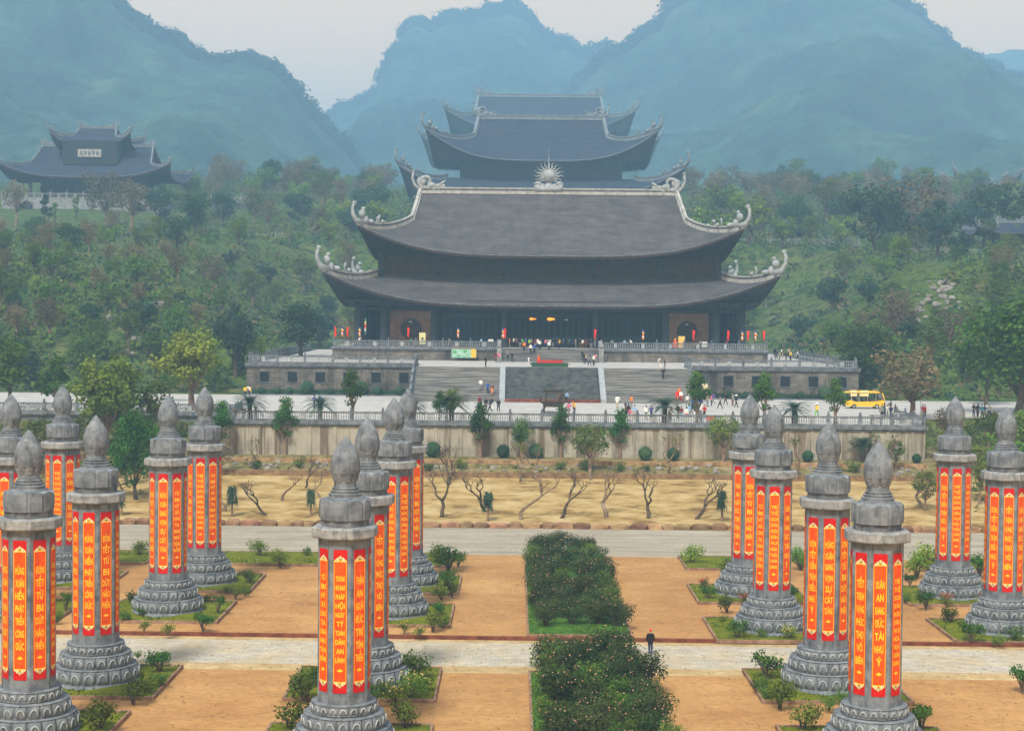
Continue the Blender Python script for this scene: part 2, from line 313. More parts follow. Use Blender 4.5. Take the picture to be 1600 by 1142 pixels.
def copytree(src, loc, label, group=None, rz=0, sc=1):
    def rec(o, par):
        c = o.copy(); COL.objects.link(c); c.parent = par
        for ch in KIDS.get(o.name, []): rec(ch, c)
        return c
    r = rec(src, None); r.location = loc; r.rotation_euler.z = rz; r.scale = (sc, sc, sc) if not hasattr(sc, '__len__') else sc
    r['label'] = label
    if group: r['group'] = group
    THINGS.append(r); return r
KIDS = {}
def freeze(root):
    def rec(o):
        KIDS[o.name] = list(o.children)
        for c in o.children: rec(c)
    rec(root)
class Kind:                                   # first use moves the prototype, later uses copy it
    def __init__(s, make): s.make = make; s.p = None; s.used = False
    def put(s, loc, label, group=None, rz=0, sc=1):
        if s.p is None:
            s.p = s.make(); freeze(s.p); s.p.location = loc; s.p.rotation_euler.z = rz
            s.p.scale = (sc, sc, sc) if not hasattr(sc, '__len__') else sc; s.p['label'] = label
            if group: s.p['group'] = group
            return s.p
        return copytree(s.p, loc, label, group, rz, sc)

# ------------------------------------------------------------------ terrain
XC = 6.1
def nse(x, y, s, seed=0):
    x = np.asarray(x)/s+seed*13.7; y = np.asarray(y)/s-seed*7.1
    return (np.sin(x*1.3+np.sin(y*.9)*1.4)+np.sin(y*1.7+np.sin(x*1.1+2)*1.2)+np.sin((x+y)*2.3+1)*.5)/2.5
# the slopes above Y=340 recede: FAR maps a near draft distance to the real one, heights and sizes grow with it
def FAR(Y): return Y if Y <= 340 else 340+(Y-340)*3.4
def terr(x, y):
    x = np.asarray(x, float); y = np.asarray(y, float)
    yo = np.where(y <= 340, y, 340+(y-340)/3.4); kk = np.maximum(y, 1)/np.maximum(yo, 1)
    z = terr0(x/kk, yo)
    return np.where(y <= 340, z, np.where(y > 790, np.minimum(HC+(z-HC)*kk, 76.0), HC+(z-HC)*kk))
def terr0(x, y):
    x = np.asarray(x, float); y = np.asarray(y, float)
    hill = np.interp(y, [255, 263, 300, 350, 400, 416, 470, 560, 700, 1000, 1600], [8.0, 8.4, 19, 31, 41.5, 47, 55, 61, 70, 74, 74])
    hill = hill+nse(x, y, 22)*1.6*np.clip((y-270)/30, 0, 1)
    front = np.interp(y, [0, 165.9, 166.4, 193, 193.4, 197, 197.6, 200.6, 206, 212.6], [-.03, -.03, .12, 2.35, 2.8, 3.5, 4.0, 4.15, 5.2, 6.2])+nse(x, y, 6, 2)*.12*np.clip((y-167)/5, 0, 1)*np.clip((200-y)/4, 0, 1)
    inx = (x > -35.2) & (x < 49.6)
    front = np.where((y > 200.55) & inx, 8.0, front)
    front = np.where((y > 213), 8.0, front)
    z = np.where(y < 258, front, hill)
    dx = np.maximum(np.maximum(-42.2-x, x-54.2), 0); dy = np.maximum(y-352, 0)
    wgt = np.clip(1-np.hypot(dx, dy)/26, 0, 1)**.8*np.clip((y-283)/22, 0, 1)
    z = np.where(y > 258, z*(1-wgt)+12.8*wgt, z)
    inr = (x > -42.2) & (x < 54.2) & (y > 262.6) & (y < 345)
    return np.where(inr, 12.8, z)
def drop(px, py, y0=167, y1=900):            # sight line meets the terrain
    d = ray(px, py)
    for Y in np.arange(y0, y1, 1.0):
        t = Y/d.y; z = HC+d.z*t; h = float(terr(d.x*t, Y))
        if z <= h: return Vector((d.x*t, Y, h))
    t = y1/d.y; return Vector((d.x*t, y1, float(terr(d.x*t, y1))))
ys = sorted(set([-60, 0, 60, 100, 130, 150, 160, 165.9, 166.4] + list(np.arange(168, 193, 2.0)) + [193, 193.4, 195, 197, 197.6, 199, 200.1, 200.5, 200.7, 203, 206, 209, 212.7, 213.1, 225, 240, 255, 258, 260.5, 262.5, 262.8] + list(np.arange(264, 400, 2.6)) + list(np.arange(400, 800, 5)) + [810, 1000, 1400, 2200, 3400, 4490]))
xs = sorted(set([-4190, -3000, -1500, -800, -500, -350] + list(np.arange(-260, 260, 3.2)) + [-300, -280, 280, 300] + [-42.3, -42.1, -35.3, -35.1, 49.5, 49.7, 54.1, 54.3, 350, 500, 800, 1500, 3000, 4190]))
Xg, Yg = np.meshgrid(xs, ys); Zg = terr(Xg, Yg)
gm = MB(); nw = len(xs)
gm.v = [tuple(p) for p in np.stack([Xg, Yg, Zg], -1).reshape(-1, 3)]
gm.f = [(j*nw+i, j*nw+i+1, (j+1)*nw+i+1, (j+1)*nw+i) for j in range(len(ys)-1) for i in range(nw-1)]; gm.m = [0]*len(gm.f)
def ground_mat():
    m = bpy.data.materials.new('ground'); m.use_nodes = True; n = m.node_tree; L = n.links; p = n.nodes['Principled BSDF']; p.inputs['Roughness'].default_value = .95
    p.inputs['Specular IOR Level'].default_value = .1
    ge = n.nodes.new('ShaderNodeNewGeometry'); sx = n.nodes.new('ShaderNodeSeparateXYZ'); L.new(ge.outputs['Position'], sx.inputs[0])
    def noise(sc, det=6, st=(1, 1, 1)):
        mp = n.nodes.new('ShaderNodeMapping'); mp.inputs['Scale'].default_value = st; L.new(ge.outputs['Position'], mp.inputs[0])
        z = n.nodes.new('ShaderNodeTexNoise'); z.inputs['Scale'].default_value = sc; z.inputs['Detail'].default_value = det; z.inputs['Roughness'].default_value = .65; L.new(mp.outputs[0], z.inputs['Vector']); return z.outputs['Fac']
    def ramp(f, *st):
        c = n.nodes.new('ShaderNodeValToRGB'); e = c.color_ramp.elements
        while len(e) < len(st): e.new(.5)
        for k, (q, cc) in enumerate(st): e[k].position = q; e[k].color = (*cc, 1)
        L.new(f, c.inputs[0]); return c.outputs[0]
    def mixc(f, a, b):
        x = n.nodes.new('ShaderNodeMix'); x.data_type = 'RGBA'; L.new(f, x.inputs[0]); L.new(a, x.inputs[6]); L.new(b, x.inputs[7]); return x.outputs[2]
    def step(sock, a, b, nf=None, amp=0):
        if nf is not None:
            q = n.nodes.new('ShaderNodeMath'); q.operation = 'MULTIPLY_ADD'; q.inputs[1].default_value = amp; L.new(nf, q.inputs[0]); L.new(sock, q.inputs[2]); sock = q.outputs[0]
        r = n.nodes.new('ShaderNodeMapRange'); r.inputs[1].default_value = a; r.inputs[2].default_value = b; L.new(sock, r.inputs[0]); return r.outputs[0]
    y = sx.outputs[1]
    sand = ramp(noise(.28, 10, (1, 1.6, 1)), (.36, (.17, .10, .035)), (.46, (.34, .23, .08)), (.56, (.44, .32, .14)), (.66, (.49, .38, .20)), (.8, (.30, .24, .08)))
    bank = ramp(noise(.7, 8), (.35, (.10, .09, .035)), (.5, (.19, .16, .06)), (.6, (.26, .20, .10)), (.72, (.36, .32, .24)))
    grass = mixc(ramp(noise(.05, 4), (.45, (0, 0, 0)), (.55, (1, 1, 1))), ramp(noise(.45, 12), (.36, (.012, .022, .008)), (.47, (.045, .065, .018)), (.55, (.10, .13, .03)), (.66, (.14, .12, .055))), ramp(noise(.6, 12), (.36, (.012, .03, .008)), (.47, (.05, .09, .016)), (.58, (.085, .13, .025)), (.7, (.13, .15, .045))))
    c = mixc(step(y, 193.0, 193.6), sand, bank)
    c = mixc(step(y, 203, 216, noise(.3), 6), c, grass)
    earth = ramp(noise(.12, 9), (.3, (.34, .155, .058)), (.62, (.45, .235, .09)))
    c = mixc(step(y, 158, 160), earth, c)
    L.new(c, p.inputs['Base Color'])
    b = n.nodes.new('ShaderNodeBump'); b.inputs['Distance'].default_value = .25; L.new(noise(1.6, 9), b.inputs['Height']); L.new(b.outputs[0], p.inputs['Normal'])
    return m
struct(gm.build('ground', ground_mat(), smooth=True))

def slab(name, x0, x1, y0, y1, z0, z1, m, tilt=0.0):
    b = MB(); P = [(x0, y0-tilt*x0, z0), (x1, y0-tilt*x1, z0), (x1, y1-tilt*x1, z0), (x0, y1-tilt*x0, z0)]; P += [(x, y, z1) for x, y, _ in P]
    b.add(P, [(3, 2, 1, 0), (4, 5, 6, 7), (0, 1, 5, 4), (1, 2, 6, 5), (2, 3, 7, 6), (3, 0, 4, 7)])
    return b.build(name, m)
TL = .018                                     # the cross paths lean a touch to the right
YP0, YP1 = 99.3, 109.6
struct(slab('court', -90, 90, 40, YP0, -.02, .10, 'earth', TL))
struct(slab('court', -90, 90, YP1+.35, 147.2, -.02, .10, 'earth', TL))
struct(slab('path', -90, 90, YP0+.01, YP1, -.02, .03, 'pathedge', TL))
struct(slab('path_paving', -90, 90, YP0+2.2, YP1-1.0, .0, .036, 'paver', TL))
struct(slab('kerb', -90, 90, YP1+.005, YP1+.345, -.02, .26, 'kerb', TL))
struct(slab('road', -120, 120, 147.21, 165.6, -.02, .05, 'road', TL*.3))

# ------------------------------------------------------------------ plaza, walls, balustrades
def poly_slab(name, pts, z0, z1, m):
    b = MB(); n = len(pts); b.add([(x, y, z0) for x, y in pts]+[(x, y, z1) for x, y in pts], [tuple(range(n-1, -1, -1)), tuple(range(n, 2*n))]+[(i, (i+1) % n, n+(i+1) % n, n+i) for i in range(n)])
    return b.build(name, m)
struct(poly_slab('plaza', [(-35, 200.3), (49.4, 200.3), (49.4, 215), (62, 222), (150, 222), (150, 259), (-150, 259), (-150, 213.4), (-35, 213.4)], 7.6, 8.2, 'plaza'))
struct(slab('terrace', -42, 54, 262.4, 351, 12, 13.0, 'plaza'))
struct(slab('plaza_back_strip', -41, 53, 258.5, 262.2, 8.15, 8.34, 'stone_dark'))
def wall_thing(x0, x1, y, zb, zt, th, m, label, cap=.35, capm='stone', ribs=0, windows=(), name='retaining_wall', capout=.35, parts=True):
    t = thing(name, ((x0+x1)/2, y, zb), label, 'wall'); L = x1-x0
    MB().box((0, th/2, (zt-zb-cap)/2), (L, th, zt-zb-cap)).build('wall_face', m, t)
    MB().box((0, th/2-capout/2, zt-zb-cap/2), (L+.5, th+capout, cap)).box((0, th/2-capout/4, zt-zb-cap-.12), (L+.2, th+capout/2, .237)).build('coping', capm, t)
    for k in range(ribs):
        x = -L/2+L*(k+.5)/ribs; MB().box((x, -.06, (zt-zb-cap)/2-.14), (.4, .12, zt-zb-cap-.28)).build('pilaster', m, t)
    for wx, wz, ww, wh in windows:
        X = wx-(x0+x1)/2; b = MB(); Z = wz-zb
        for sx in (-1, 1): b.box((X+sx*(ww/2+.07), -.05, Z), (.14, .14, wh+.28))
        for sz in (-1, 1): b.box((X, -.05, Z+sz*(wh/2+.07)), (ww, .14, .14))
        f = b.build('window', 'stone_dark', t)
        b = MB().box((X, -.012, Z), (ww, .03, wh)); b.build('pane', 'dark', f)
        b = MB()
        for k in range(1, 5): b.box((X-ww/2+ww*k/5, -.045, Z), (.05, .03, wh)); b.box((X, -.048, Z-wh/2+wh*k/5), (ww, .03, .05))
        b.build('grille', 'iron', f)
    return t
wall_thing(-35.2, 49.6, 200.3, 3.6, 8.25, .5, 'wallplaster', 'long stained cream retaining wall below the lower plaza balustrade', cap=.4, ribs=28)
wt = thing('retaining_wall', (-35.1, 200.8, 3.6), 'short side wall at the left end of the long cream retaining wall', 'wall'); MB().box((.25, 6.3, 2.2), (.5, 12.5, 4.4)).build('wall_face', 'wallplaster', wt); MB().box((.2, 6.3, 4.5), (.9, 12.5, .3)).build('coping', 'stone', wt)
wt = thing('retaining_wall', (49.6, 200.8, 3.6), 'short side wall at the right end of the long cream retaining wall', 'wall'); MB().box((-.25, 6.9, 2.2), (.5, 13.6, 4.4)).build('wall_face', 'wallplaster', wt); MB().box((-.2, 6.9, 4.5), (.9, 13.6, .3)).build('coping', 'stone', wt)
wall_thing(-110, -35.6, 212.9, 5.6, 8.25, .5, 'stone_dark', 'low dark stone wall behind the left garden trees', cap=.35)
def wins(a, b, n): return [(a+(b-a)*(k+.5)/n, 10.9, 1.5, 1.6) for k in range(n)]
wall_thing(-42.2, -15.3, 262, 8.0, 13.1, .6, 'wallstone', 'weathered stone terrace wall with dark square windows left of the stairs', windows=wins(-41.6, -15.2, 6), cap=.5, capm='stone_dark')
wall_thing(26.9, 54.2, 262, 8.0, 13.1, .6, 'wallstone', 'weathered stone terrace wall with dark square windows right of the stairs', windows=wins(27, 53.8, 6), cap=.5, capm='stone_dark')
for sx, x in ((-1, -42.2), (1, 54.2)):
    wt = thing('retaining_wall', (x, 262.6, 8), 'side wall of the upper terrace at its %s end' % ('left' if sx < 0 else 'right'), 'wall'); MB().box((-.3*sx, 44, 2.45), (.6, 88, 4.9)).build('wall_face', 'wallstone', wt)
    MB().box((-.3*sx, 44, 5), (.9, 88, .2)).build('coping', 'stone_dark', wt)
wall_thing(-31.2, -2.6, 284.6, 12.9, 15.2, .5, 'wallstone', 'dark stone podium wall under the temple porch left of its steps', cap=.3)
wall_thing(14.6, 43.3, 284.6, 12.9, 15.2, .5, 'wallstone', 'dark stone podium wall under the temple porch right of its steps', cap=.3)
struct(slab('podium', -31.2, 43.3, 285.12, 345, 12.9, 15.2, 'plaza'))

_bal = {}
def balmesh(h):
    b = MB(); b.lathe([(.06, 0), (.07, .08*h), (.035, .15*h), (.085, .42*h), (.05, .72*h), (.035, .8*h), (.07, .9*h), (.07, h)], 6); return b
def balustrade(p0, p1, bays, label, h=1.15, mt='stone', dens=3.2, post=.34, group=None):
    p0, p1 = Vector(p0), Vector(p1); d = p1-p0; Lh = math.hypot(d.x, d.y); a = math.atan2(d.y, d.x)
    t = thing('balustrade', p0, label, 'balustrade', group, rz=a); sl = d.z/Lh
    key = ('post', h, post, mt)
    if key not in _bal:
        b = MB().box((0, 0, h*.53), (post, post, h*1.06)).box((0, 0, h*1.09), (post*1.25, post*1.25, h*.06)); b.lathe([(.05, h*1.12), (.11, h*1.16), (.15, h*1.26), (.12, h*1.38), (.02, h*1.5)], 8); _bal[key] = b.mesh('post', mt)
    for k in range(bays+1):
        s = Lh*k/bays; link('post', _bal[key], t, (s, 0, sl*s))
    def bar(z0, z1, wd, name):
        b = MB(); P = [(0, -wd/2, z0), (Lh, -wd/2, z0+d.z), (Lh, wd/2, z0+d.z), (0, wd/2, z0), (0, -wd/2, z1), (Lh, -wd/2, z1+d.z), (Lh, wd/2, z1+d.z), (0, wd/2, z1)]
        b.add(P, [(3, 2, 1, 0), (4, 5, 6, 7), (0, 1, 5, 4), (1, 2, 6, 5), (2, 3, 7, 6), (3, 0, 4, 7)]); return b.build(name, mt, t)
    bar(h*.84, h, post*.72, 'handrail'); bar(-.02, h*.16, post*.72, 'base_rail')
    L1 = Lh/bays; n = max(2, int(L1*dens)); key = ('row', round(L1, 2), h, round(sl, 3), mt)
    if key not in _bal:
        b = MB(); q = balmesh(h*.68)
        for i in range(n):
            x = post/2+(L1-post)*(i+.5)/n
            if abs(i+.5-n/2) < 1.1 and L1 > 3: continue
            b.add([(v[0]+x, v[1], v[2]+h*.16+sl*x) for v in q.v], q.f)
        if L1 > 3:
            x = L1/2; b.box((x, 0, h*.5+sl*x), (L1/n*1.9, .14, h*.66))
        _bal[key] = b.mesh('baluster_row', 'stone_relief' if mt == 'stone' else mt)
    for k in range(bays): link('baluster_row', _bal[key], t, (L1*k, 0, sl*L1*k))
    return t
balustrade((-35, 200.35, 8.25), (49.4, 200.35, 8.25), 22, 'long grey stone balustrade along the front of the lower plaza')
balustrade((-35, 200.6, 8.25), (-35, 213, 8.25), 3, 'short grey balustrade turning back at the left end of the lower plaza')
balustrade((49.4, 200.6, 8.25), (49.4, 214.6, 8.25), 3, 'short grey balustrade turning back at the right end of the lower plaza')
balustrade((-110, 213.0, 8.25), (-35.4, 213.0, 8.25), 18, 'dark grey balustrade behind the garden trees at left')
balustrade((-41.8, 262.3, 13.1), (-15.6, 262.3, 13.1), 6, 'grey balustrade on the windowed terrace wall left of the stairs')
balustrade((27.2, 262.3, 13.1), (53.8, 262.3, 13.1), 6, 'grey balustrade on the windowed terrace wall right of the stairs')
balustrade((-41.8, 262.9, 13.1), (-41.8, 340, 13.1), 22, 'grey balustrade running back along the left side of the upper terrace')
balustrade((53.8, 262.9, 13.1), (53.8, 320, 13.1), 16, 'grey balustrade running back along the right side of the upper terrace')
balustrade((-31, 284.9, 15.2), (-2.9, 284.9, 15.2), 6, 'grey balustrade along the temple porch left of the steps')
balustrade((14.9, 284.9, 15.2), (43.1, 284.9, 15.2), 6, 'grey balustrade along the temple porch right of the steps')

# stairs
def stairs(x0, x1, y0, y1, z0, z1, n, label, m='stone', back=0):
    t = thing('staircase', ((x0+x1)/2, y0, z0), label, 'stairs'); b = MB(); W = x1-x0; dy = (y1-y0)/n; dz = (z1-z0)/n
    for k in range(n):
        y = dy*k; b.box((0, (y+(y1-y0)+back)/2, dz*(k+.5)-.002-dz*.12), (W, (y1-y0)+back-y, dz*.76)).box((0, (y-.09+(y1-y0)+back)/2, dz*(k+.88)-.002), (W, (y1-y0)+back-y+.09, dz*.24))
    b.build('steps', m, t); return t
SX = [-15.0, -2.1, 13.5, 26.6]
stairs(SX[0], SX[1]-.13, 245.2, 255, 8.2, 13.0, 22, 'wide grey stone staircase on the left of the carved panel', 'step', 7.3)
stairs(SX[2]+.14, SX[3], 245.2, 255, 8.2, 13.0, 22, 'wide grey stone staircase on the right of the carved panel', 'step', 7.3)
struct(poly_slab('landing', [(SX[0], 255.2), (SX[3], 255.2), (SX[3], 262.35), (SX[0], 262.35)], 12.2, 13.006, 'plaza'))
# carved panel between the stairs
t = thing('carved_panel', (5.7, 245.4, 8.2), 'large sloping dark stone panel with carved relief between the two staircases', 'relief')
b = MB()
def cp(u, v):
    x = (u-.5)*14.4; rel = 0
    for (k, q, s1) in ((1, 3, .9), (2, 5, .55), (3, 9, .3)): rel += abs(math.sin(x*.33*q+math.sin(v*9*k+k)*2)*math.cos(v*7*q+math.sin(x*.5*k)*2.4))*s1
    ed = min(u, 1-u, v, 1-v); rel *= .17 if ed > .02 else 0
    return (x, v*9.6-rel*.45, v*4.75+rel*.6)
b.grid(cp, 110, 60); b.build('relief', mat('carved_relief', (.03, .033, .032), (.085, .09, .085), 1.0, .9, .05, 4, c3=(.16, .16, .14), world=True, detail=10), t)
b = MB()
for sx in (-1, 1):
    P = [(sx*7.5-.42, -.3, 0), (sx*7.5+.42, -.3, 0), (sx*7.5+.42, 10, 0), (sx*7.5-.42, 10, 0), (sx*7.5-.42, -.3, .5), (sx*7.5+.42, -.3, .5), (sx*7.5+.42, 9.7, 5.1), (sx*7.5-.42, 9.7, 5.1)]
    MB().add(P, [(3, 2, 1, 0), (4, 5, 6, 7), (0, 1, 5, 4), (1, 2, 6, 5), (2, 3, 7, 6), (3, 0, 4, 7)]).build('side_kerb', 'stone_relief', t)
MB().box((0, -.25, .25), (14.1, .4, .5)).build('base_kerb', 'kerb', t); MB().box((0, 9.85, 4.62), (14.1, .4, .5)).build('top_kerb', 'stone', t)
for sx, x in ((-1, SX[0]-.35), (1, SX[3]+.35)):
    nm = 'left' if sx < 0 else 'right'
    wt = thing('stair_wall', (x, 245, 8.0), 'sloping grey stone side wall of the %s outer staircase' % nm, 'wall')
    P = [(-.35, 0, 0), (.35, 0, 0), (.35, 17, 0), (-.35, 17, 0), (-.35, 0, .5), (.35, 0, .5), (.35, 10, 5.2), (-.35, 10, 5.2), (.35, 17, 5.2), (-.35, 17, 5.2)]
    MB().add(P, [(3, 2, 1, 0), (4, 5, 6, 7), (7, 6, 8, 9), (0, 1, 5, 4), (1, 2, 8, 6, 5), (3, 0, 4, 7, 9), (2, 3, 9, 8)]).build('wall_face', 'stone', wt)
    balustrade((x, 245.3, 8.5), (x, 254.8, 13.1), 4, 'sloping grey balustrade beside the %s outer staircase' % nm, h=1.1)
    balustrade((x, 255.2, 13.2), (x, 262, 13.2), 2, 'level grey balustrade at the head of the %s outer staircase' % nm, h=1.1)
stairs(-2.2, 14.2, 280.6, 285, 13.0, 15.2, 13, 'grey steps rising to the middle of the temple porch', 'step', .3)
for sx, x in ((-1, -2.6), (1, 14.6)):
    wt = thing('stair_post_wall', (x, 280.4, 13.0), 'grey stone side wall %s of the temple porch steps' % ('left' if sx < 0 else 'right'), 'wall')
    P = [(-.3, 0, 0), (.3, 0, 0), (.3, 4.5, 0), (-.3, 4.5, 0), (-.3, 0, 1.4), (.3, 0, 1.4), (.3, 4.5, 3.6), (-.3, 4.5, 3.6)]
    MB().add(P, [(3, 2, 1, 0), (4, 5, 6, 7), (0, 1, 5, 4), (1, 2, 6, 5), (2, 3, 7, 6), (3, 0, 4, 7)]).build('wall_face', 'stone_pale', wt)
    MB().box((0, .25, 1.2), (.8, .8, 2.4)).lathe([(.2, 2.4), (.4, 2.6), (.3, 3.1), (.03, 3.5)], 8, (0, .25, 0)).build('newel', 'stone_pale', wt)

# ------------------------------------------------------------------ temple roofs
def zfn(v, e=1.18): return v**e
def roof(t, L, D, ze, zr, Lt, Dt=0.0, vg=1.0, Lg=None, lift=5.0, thick=.28, orn=1.0, mat_tile='tile', pw=3.6, rim='ridge'):
    ornament_material = ("ornament" if rim == "ridge" else "hazed_trim")
    # hip (vg=1) or hip-and-gable roof centred on the thing; adds its parts
    Lg = Lg or Lt
    def wv(v): return L+(Lg-L)*(v/vg) if v <= vg else Lg+(Lt-Lg)*(v-vg)/(1-vg)
    def dv(v): return D+(Dt-D)*v
    def sg(v): return ze+(zr-ze)*zfn(v)
    def lf(u, v):
        k = max(0, 1-v/vg); return lift*abs(u)**pw*k**1.5
    def outw(u, v):                          # corners reach a little outward
        return 1+.055*abs(u)**5*max(0, 1-v/vg)
    def fp(u, v, s):
        q = outw(u, v); return (u*wv(v)*q, s*dv(v)*q, sg(v)+lf(u, v))
    def sp(u, v, s):
        q = outw(u, v); return (s*wv(v)*q, u*dv(v)*q, sg(v)+lf(u, v))
    nv = 14
    for s in (-1, 1):
        b = MB(); b.grid(lambda a, v: fp((2*a-1)*(-s), v, s), 44, nv); b.build('roof_slope', mat_tile, t, True)
        b = MB(); b.grid(lambda a, v: sp((2*a-1)*s, v*vg, s), 30, 9); b.build('roof_end', mat_tile, t, True)
    # soffit: rises under the sweeping eave towards the wall, plus the eave edge band
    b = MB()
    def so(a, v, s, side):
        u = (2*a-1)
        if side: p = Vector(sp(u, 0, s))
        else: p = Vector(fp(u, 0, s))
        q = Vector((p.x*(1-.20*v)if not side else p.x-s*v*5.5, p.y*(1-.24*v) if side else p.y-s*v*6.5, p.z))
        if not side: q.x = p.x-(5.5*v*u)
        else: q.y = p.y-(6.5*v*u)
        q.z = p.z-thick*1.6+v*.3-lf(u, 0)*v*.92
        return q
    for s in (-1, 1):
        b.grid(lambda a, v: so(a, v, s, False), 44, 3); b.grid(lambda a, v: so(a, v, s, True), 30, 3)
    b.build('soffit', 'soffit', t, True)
    b = MB()
    for s in (-1, 1):
        for side in (0, 1):
            f = (sp if side else fp)
            b.grid(lambda a, v: Vector(f(2*a-1, 0, s))-Vector((0, 0, thick*1.6*v)), 44, 1)
    b.build('eave_board', 'wood2', t)
    b = MB()
    for s in (-1, 1):
        for side in (0, 1):
            f = (sp if side else fp); b.tube([Vector(f(2*k/44-1, 0, s))+Vector((0, 0, .02)) for k in range(45)], .13*orn, 5)
    b.build('eave_tile_edge', 'stone_dark' if rim == 'ridge' else rim, t)
    # hip ridges with sweeping crest and horn, verges, ridge
    for sx in (-1, 1):
        for sy in (-1, 1):
            P = []
            for k in range(17):
                v = vg*(1-k/16); p = Vector(fp(sx, v, sy)); P.append(p)
            b = MB(); n = len(P)
            def band(lo, hi, wd):
                o = len(b.v); VV = []
                for i, p in enumerate(P):
                    tdir = (P[min(i+1, n-1)]-P[max(i-1, 0)]); nrm = Vector((-tdir.y, tdir.x, 0)).normalized()*wd
                    VV += [p+nrm+Vector((0, 0, lo)), p+nrm+Vector((0, 0, hi)), p-nrm+Vector((0, 0, hi)), p-nrm+Vector((0, 0, lo))]
                b.add(VV, [(4*i+j, 4*i+(j+1) % 4, 4*i+4+(j+1) % 4, 4*i+4+j) for i in range(n-1) for j in range(4)]+[(3, 2, 1, 0), tuple(4*(n-1)+q for q in range(4))])
            band(-.1, .62*orn, .42*orn); band(1.08*orn, 1.40*orn, .34*orn); b.build('hip_ridge', rim, t)
            b = MB(); band(.58*orn, 1.10*orn, .2*orn); b.build('hip_ridge_core', 'stone_dark', t)
            # curled horn and carved figures
            tip = P[-1]; od = Vector((sx, sy*.8, 0)).normalized(); o = orn
            b = MB(); pts = [tip-od*1.2*o+Vector((0, 0, .4*o)), tip+od*.5*o+Vector((0, 0, 1.0*o)), tip+od*1.3*o+Vector((0, 0, 2.4*o)), tip+od*1.35*o+Vector((0, 0, 3.8*o)), tip+od*.9*o+Vector((0, 0, 4.7*o)), tip+od*.4*o+Vector((0, 0, 4.9*o))]
            b.tube(pts, [.75*o, .62*o, .45*o, .34*o, .28*o, .2*o], 7); b.ball(pts[-2], .52*o, 8); b.build('horn', ornament_material, t, True)
            b = MB(); base = P[-3]
            b.ball(base+Vector((0, 0, 1.6*o)), .85*o, 8, sc=(1, .6, 1.2)); b.ball(base+od*.9*o+Vector((0, 0, 3.0*o)), .8*o, 8, sc=(1, .6, 1.1)); b.ball(base+od*.5*o+Vector((0, 0, 4.0*o)), .5*o, 8)
            b.ball(base-od*1.3*o+Vector((0, 0, 1.3*o)), .8*o, 8, sc=(1.3, .6, .7)); b.build('carved_figure', ornament_material, t, True)
            base = P[-7]; b = MB(); b.tube([base+Vector((0, 0, 1.2*o)), base+od*.2*o+Vector((0, 0, 2.4*o)), base-od*.1*o+Vector((0, 0, 3.1*o))], [.26*o, .2*o, .3*o], 6); b.ball(base-od*.9*o+Vector((0, 0, 1.7*o)), .5*o, 7); b.build('carved_figure', ornament_material, t, True)
    if vg < 1:
        for sx in (-1, 1):
            b = MB(); xg = sx*(Lg-.6); z1 = sg(vg)
            prof = [(xg+sx*0, -dv(v), sg(v)-.1) for v in np.linspace(vg, 1, 8)]+[(xg, dv(v), sg(v)-.1) for v in np.linspace(1, vg, 8)]
            b.add(prof, [tuple(range(len(prof)))]); b.build('gable', 'wood2', t)
            for sy in (-1, 1):
                b = MB(); P = [Vector((sx*wv(v), sy*dv(v), sg(v))) for v in np.linspace(vg, 1, 9)]
                for lo, hi, wd in ((-.4, .75, .55), (.75, 1.35, .3)):
                    VV = []
                    for p in P: VV += [p+Vector((-wd*orn, 0, lo*orn)), p+Vector((wd*orn, 0, lo*orn)), p+Vector((wd*orn, 0, hi*orn)), p+Vector((-wd*orn, 0, hi*orn))]
                    n = len(P); b.add(VV, [(4*i+j, 4*i+(j+1) % 4, 4*i+4+(j+1) % 4, 4*i+4+j) for i in range(n-1) for j in range(4)]+[(3, 2, 1, 0), tuple(4*(n-1)+q for q in range(4))])
                b.build('verge', rim, t)
        o = orn
        b = MB().box((0, 0, zr+.25*o), (Lt*2+.6, .9*o, .7*o)); b.box((0, 0, zr+1.25*o), (Lt*2, .6*o, .32*o)); b.build('ridge_beam', rim, t)
        MB().box((0, 0, zr+.85*o), (Lt*2-.4, .4*o, .5*o)).build('ridge_core', 'stone_dark', t)
        for sx in (-1, 1):
            b = MB(); x = sx*Lt; z = zr
            sp_ = [(x-sx*(1.6-2.0*math.cos(a)*r_), 0, z+2.6+2.0*math.sin(a)*r_) for a, r_ in [(-1.2+i*.5, 1-i*.075) for i in range(12)]]
            b.tube([Vector((x+(p[0]-x)*o, 0, z+(p[2]-z)*o)) for p in sp_], [.62*o-.03*i*o for i in range(12)], 7)
            b.ball((x-sx*.2*o, 0, z+2.7*o), 1.15*o, 10, sc=(1, .4, 1)); b.ball((x-sx*2.6*o, 0, z+1.8*o), 1.0*o, 9, sc=(1.2, .5, .8)); b.ball((x-sx*4.4*o, 0, z+1.7*o), .8*o, 9, sc=(1.3, .5, .8))
            b.tube([(x-sx*4.6*o, 0, z+1.9*o), (x-sx*5.4*o, 0, z+2.6*o), (x-sx*6*o, 0, z+3.0*o)], [.4*o, .28*o, .12*o], 6)
            b.tube([(x, 0, z+.6*o), (x+sx*1.3*o, 0, z+1.8*o), (x+sx*1.9*o, 0, z+3.4*o), (x+sx*1.7*o, 0, z+4.9*o)], [.55*o, .42*o, .3*o, .24*o], 7); b.ball((x+sx*1.65*o, 0, z+5.1*o), .38*o, 8)
            for k in range(5): b.ball((x-sx*(1.0+k*1.1)*o, 0, z+(1.3+.35*math.sin(k*2))*o), .55*o, 8, sc=(1, .6, 1))
            b.build('ridge_dragon', ornament_material, t, True)
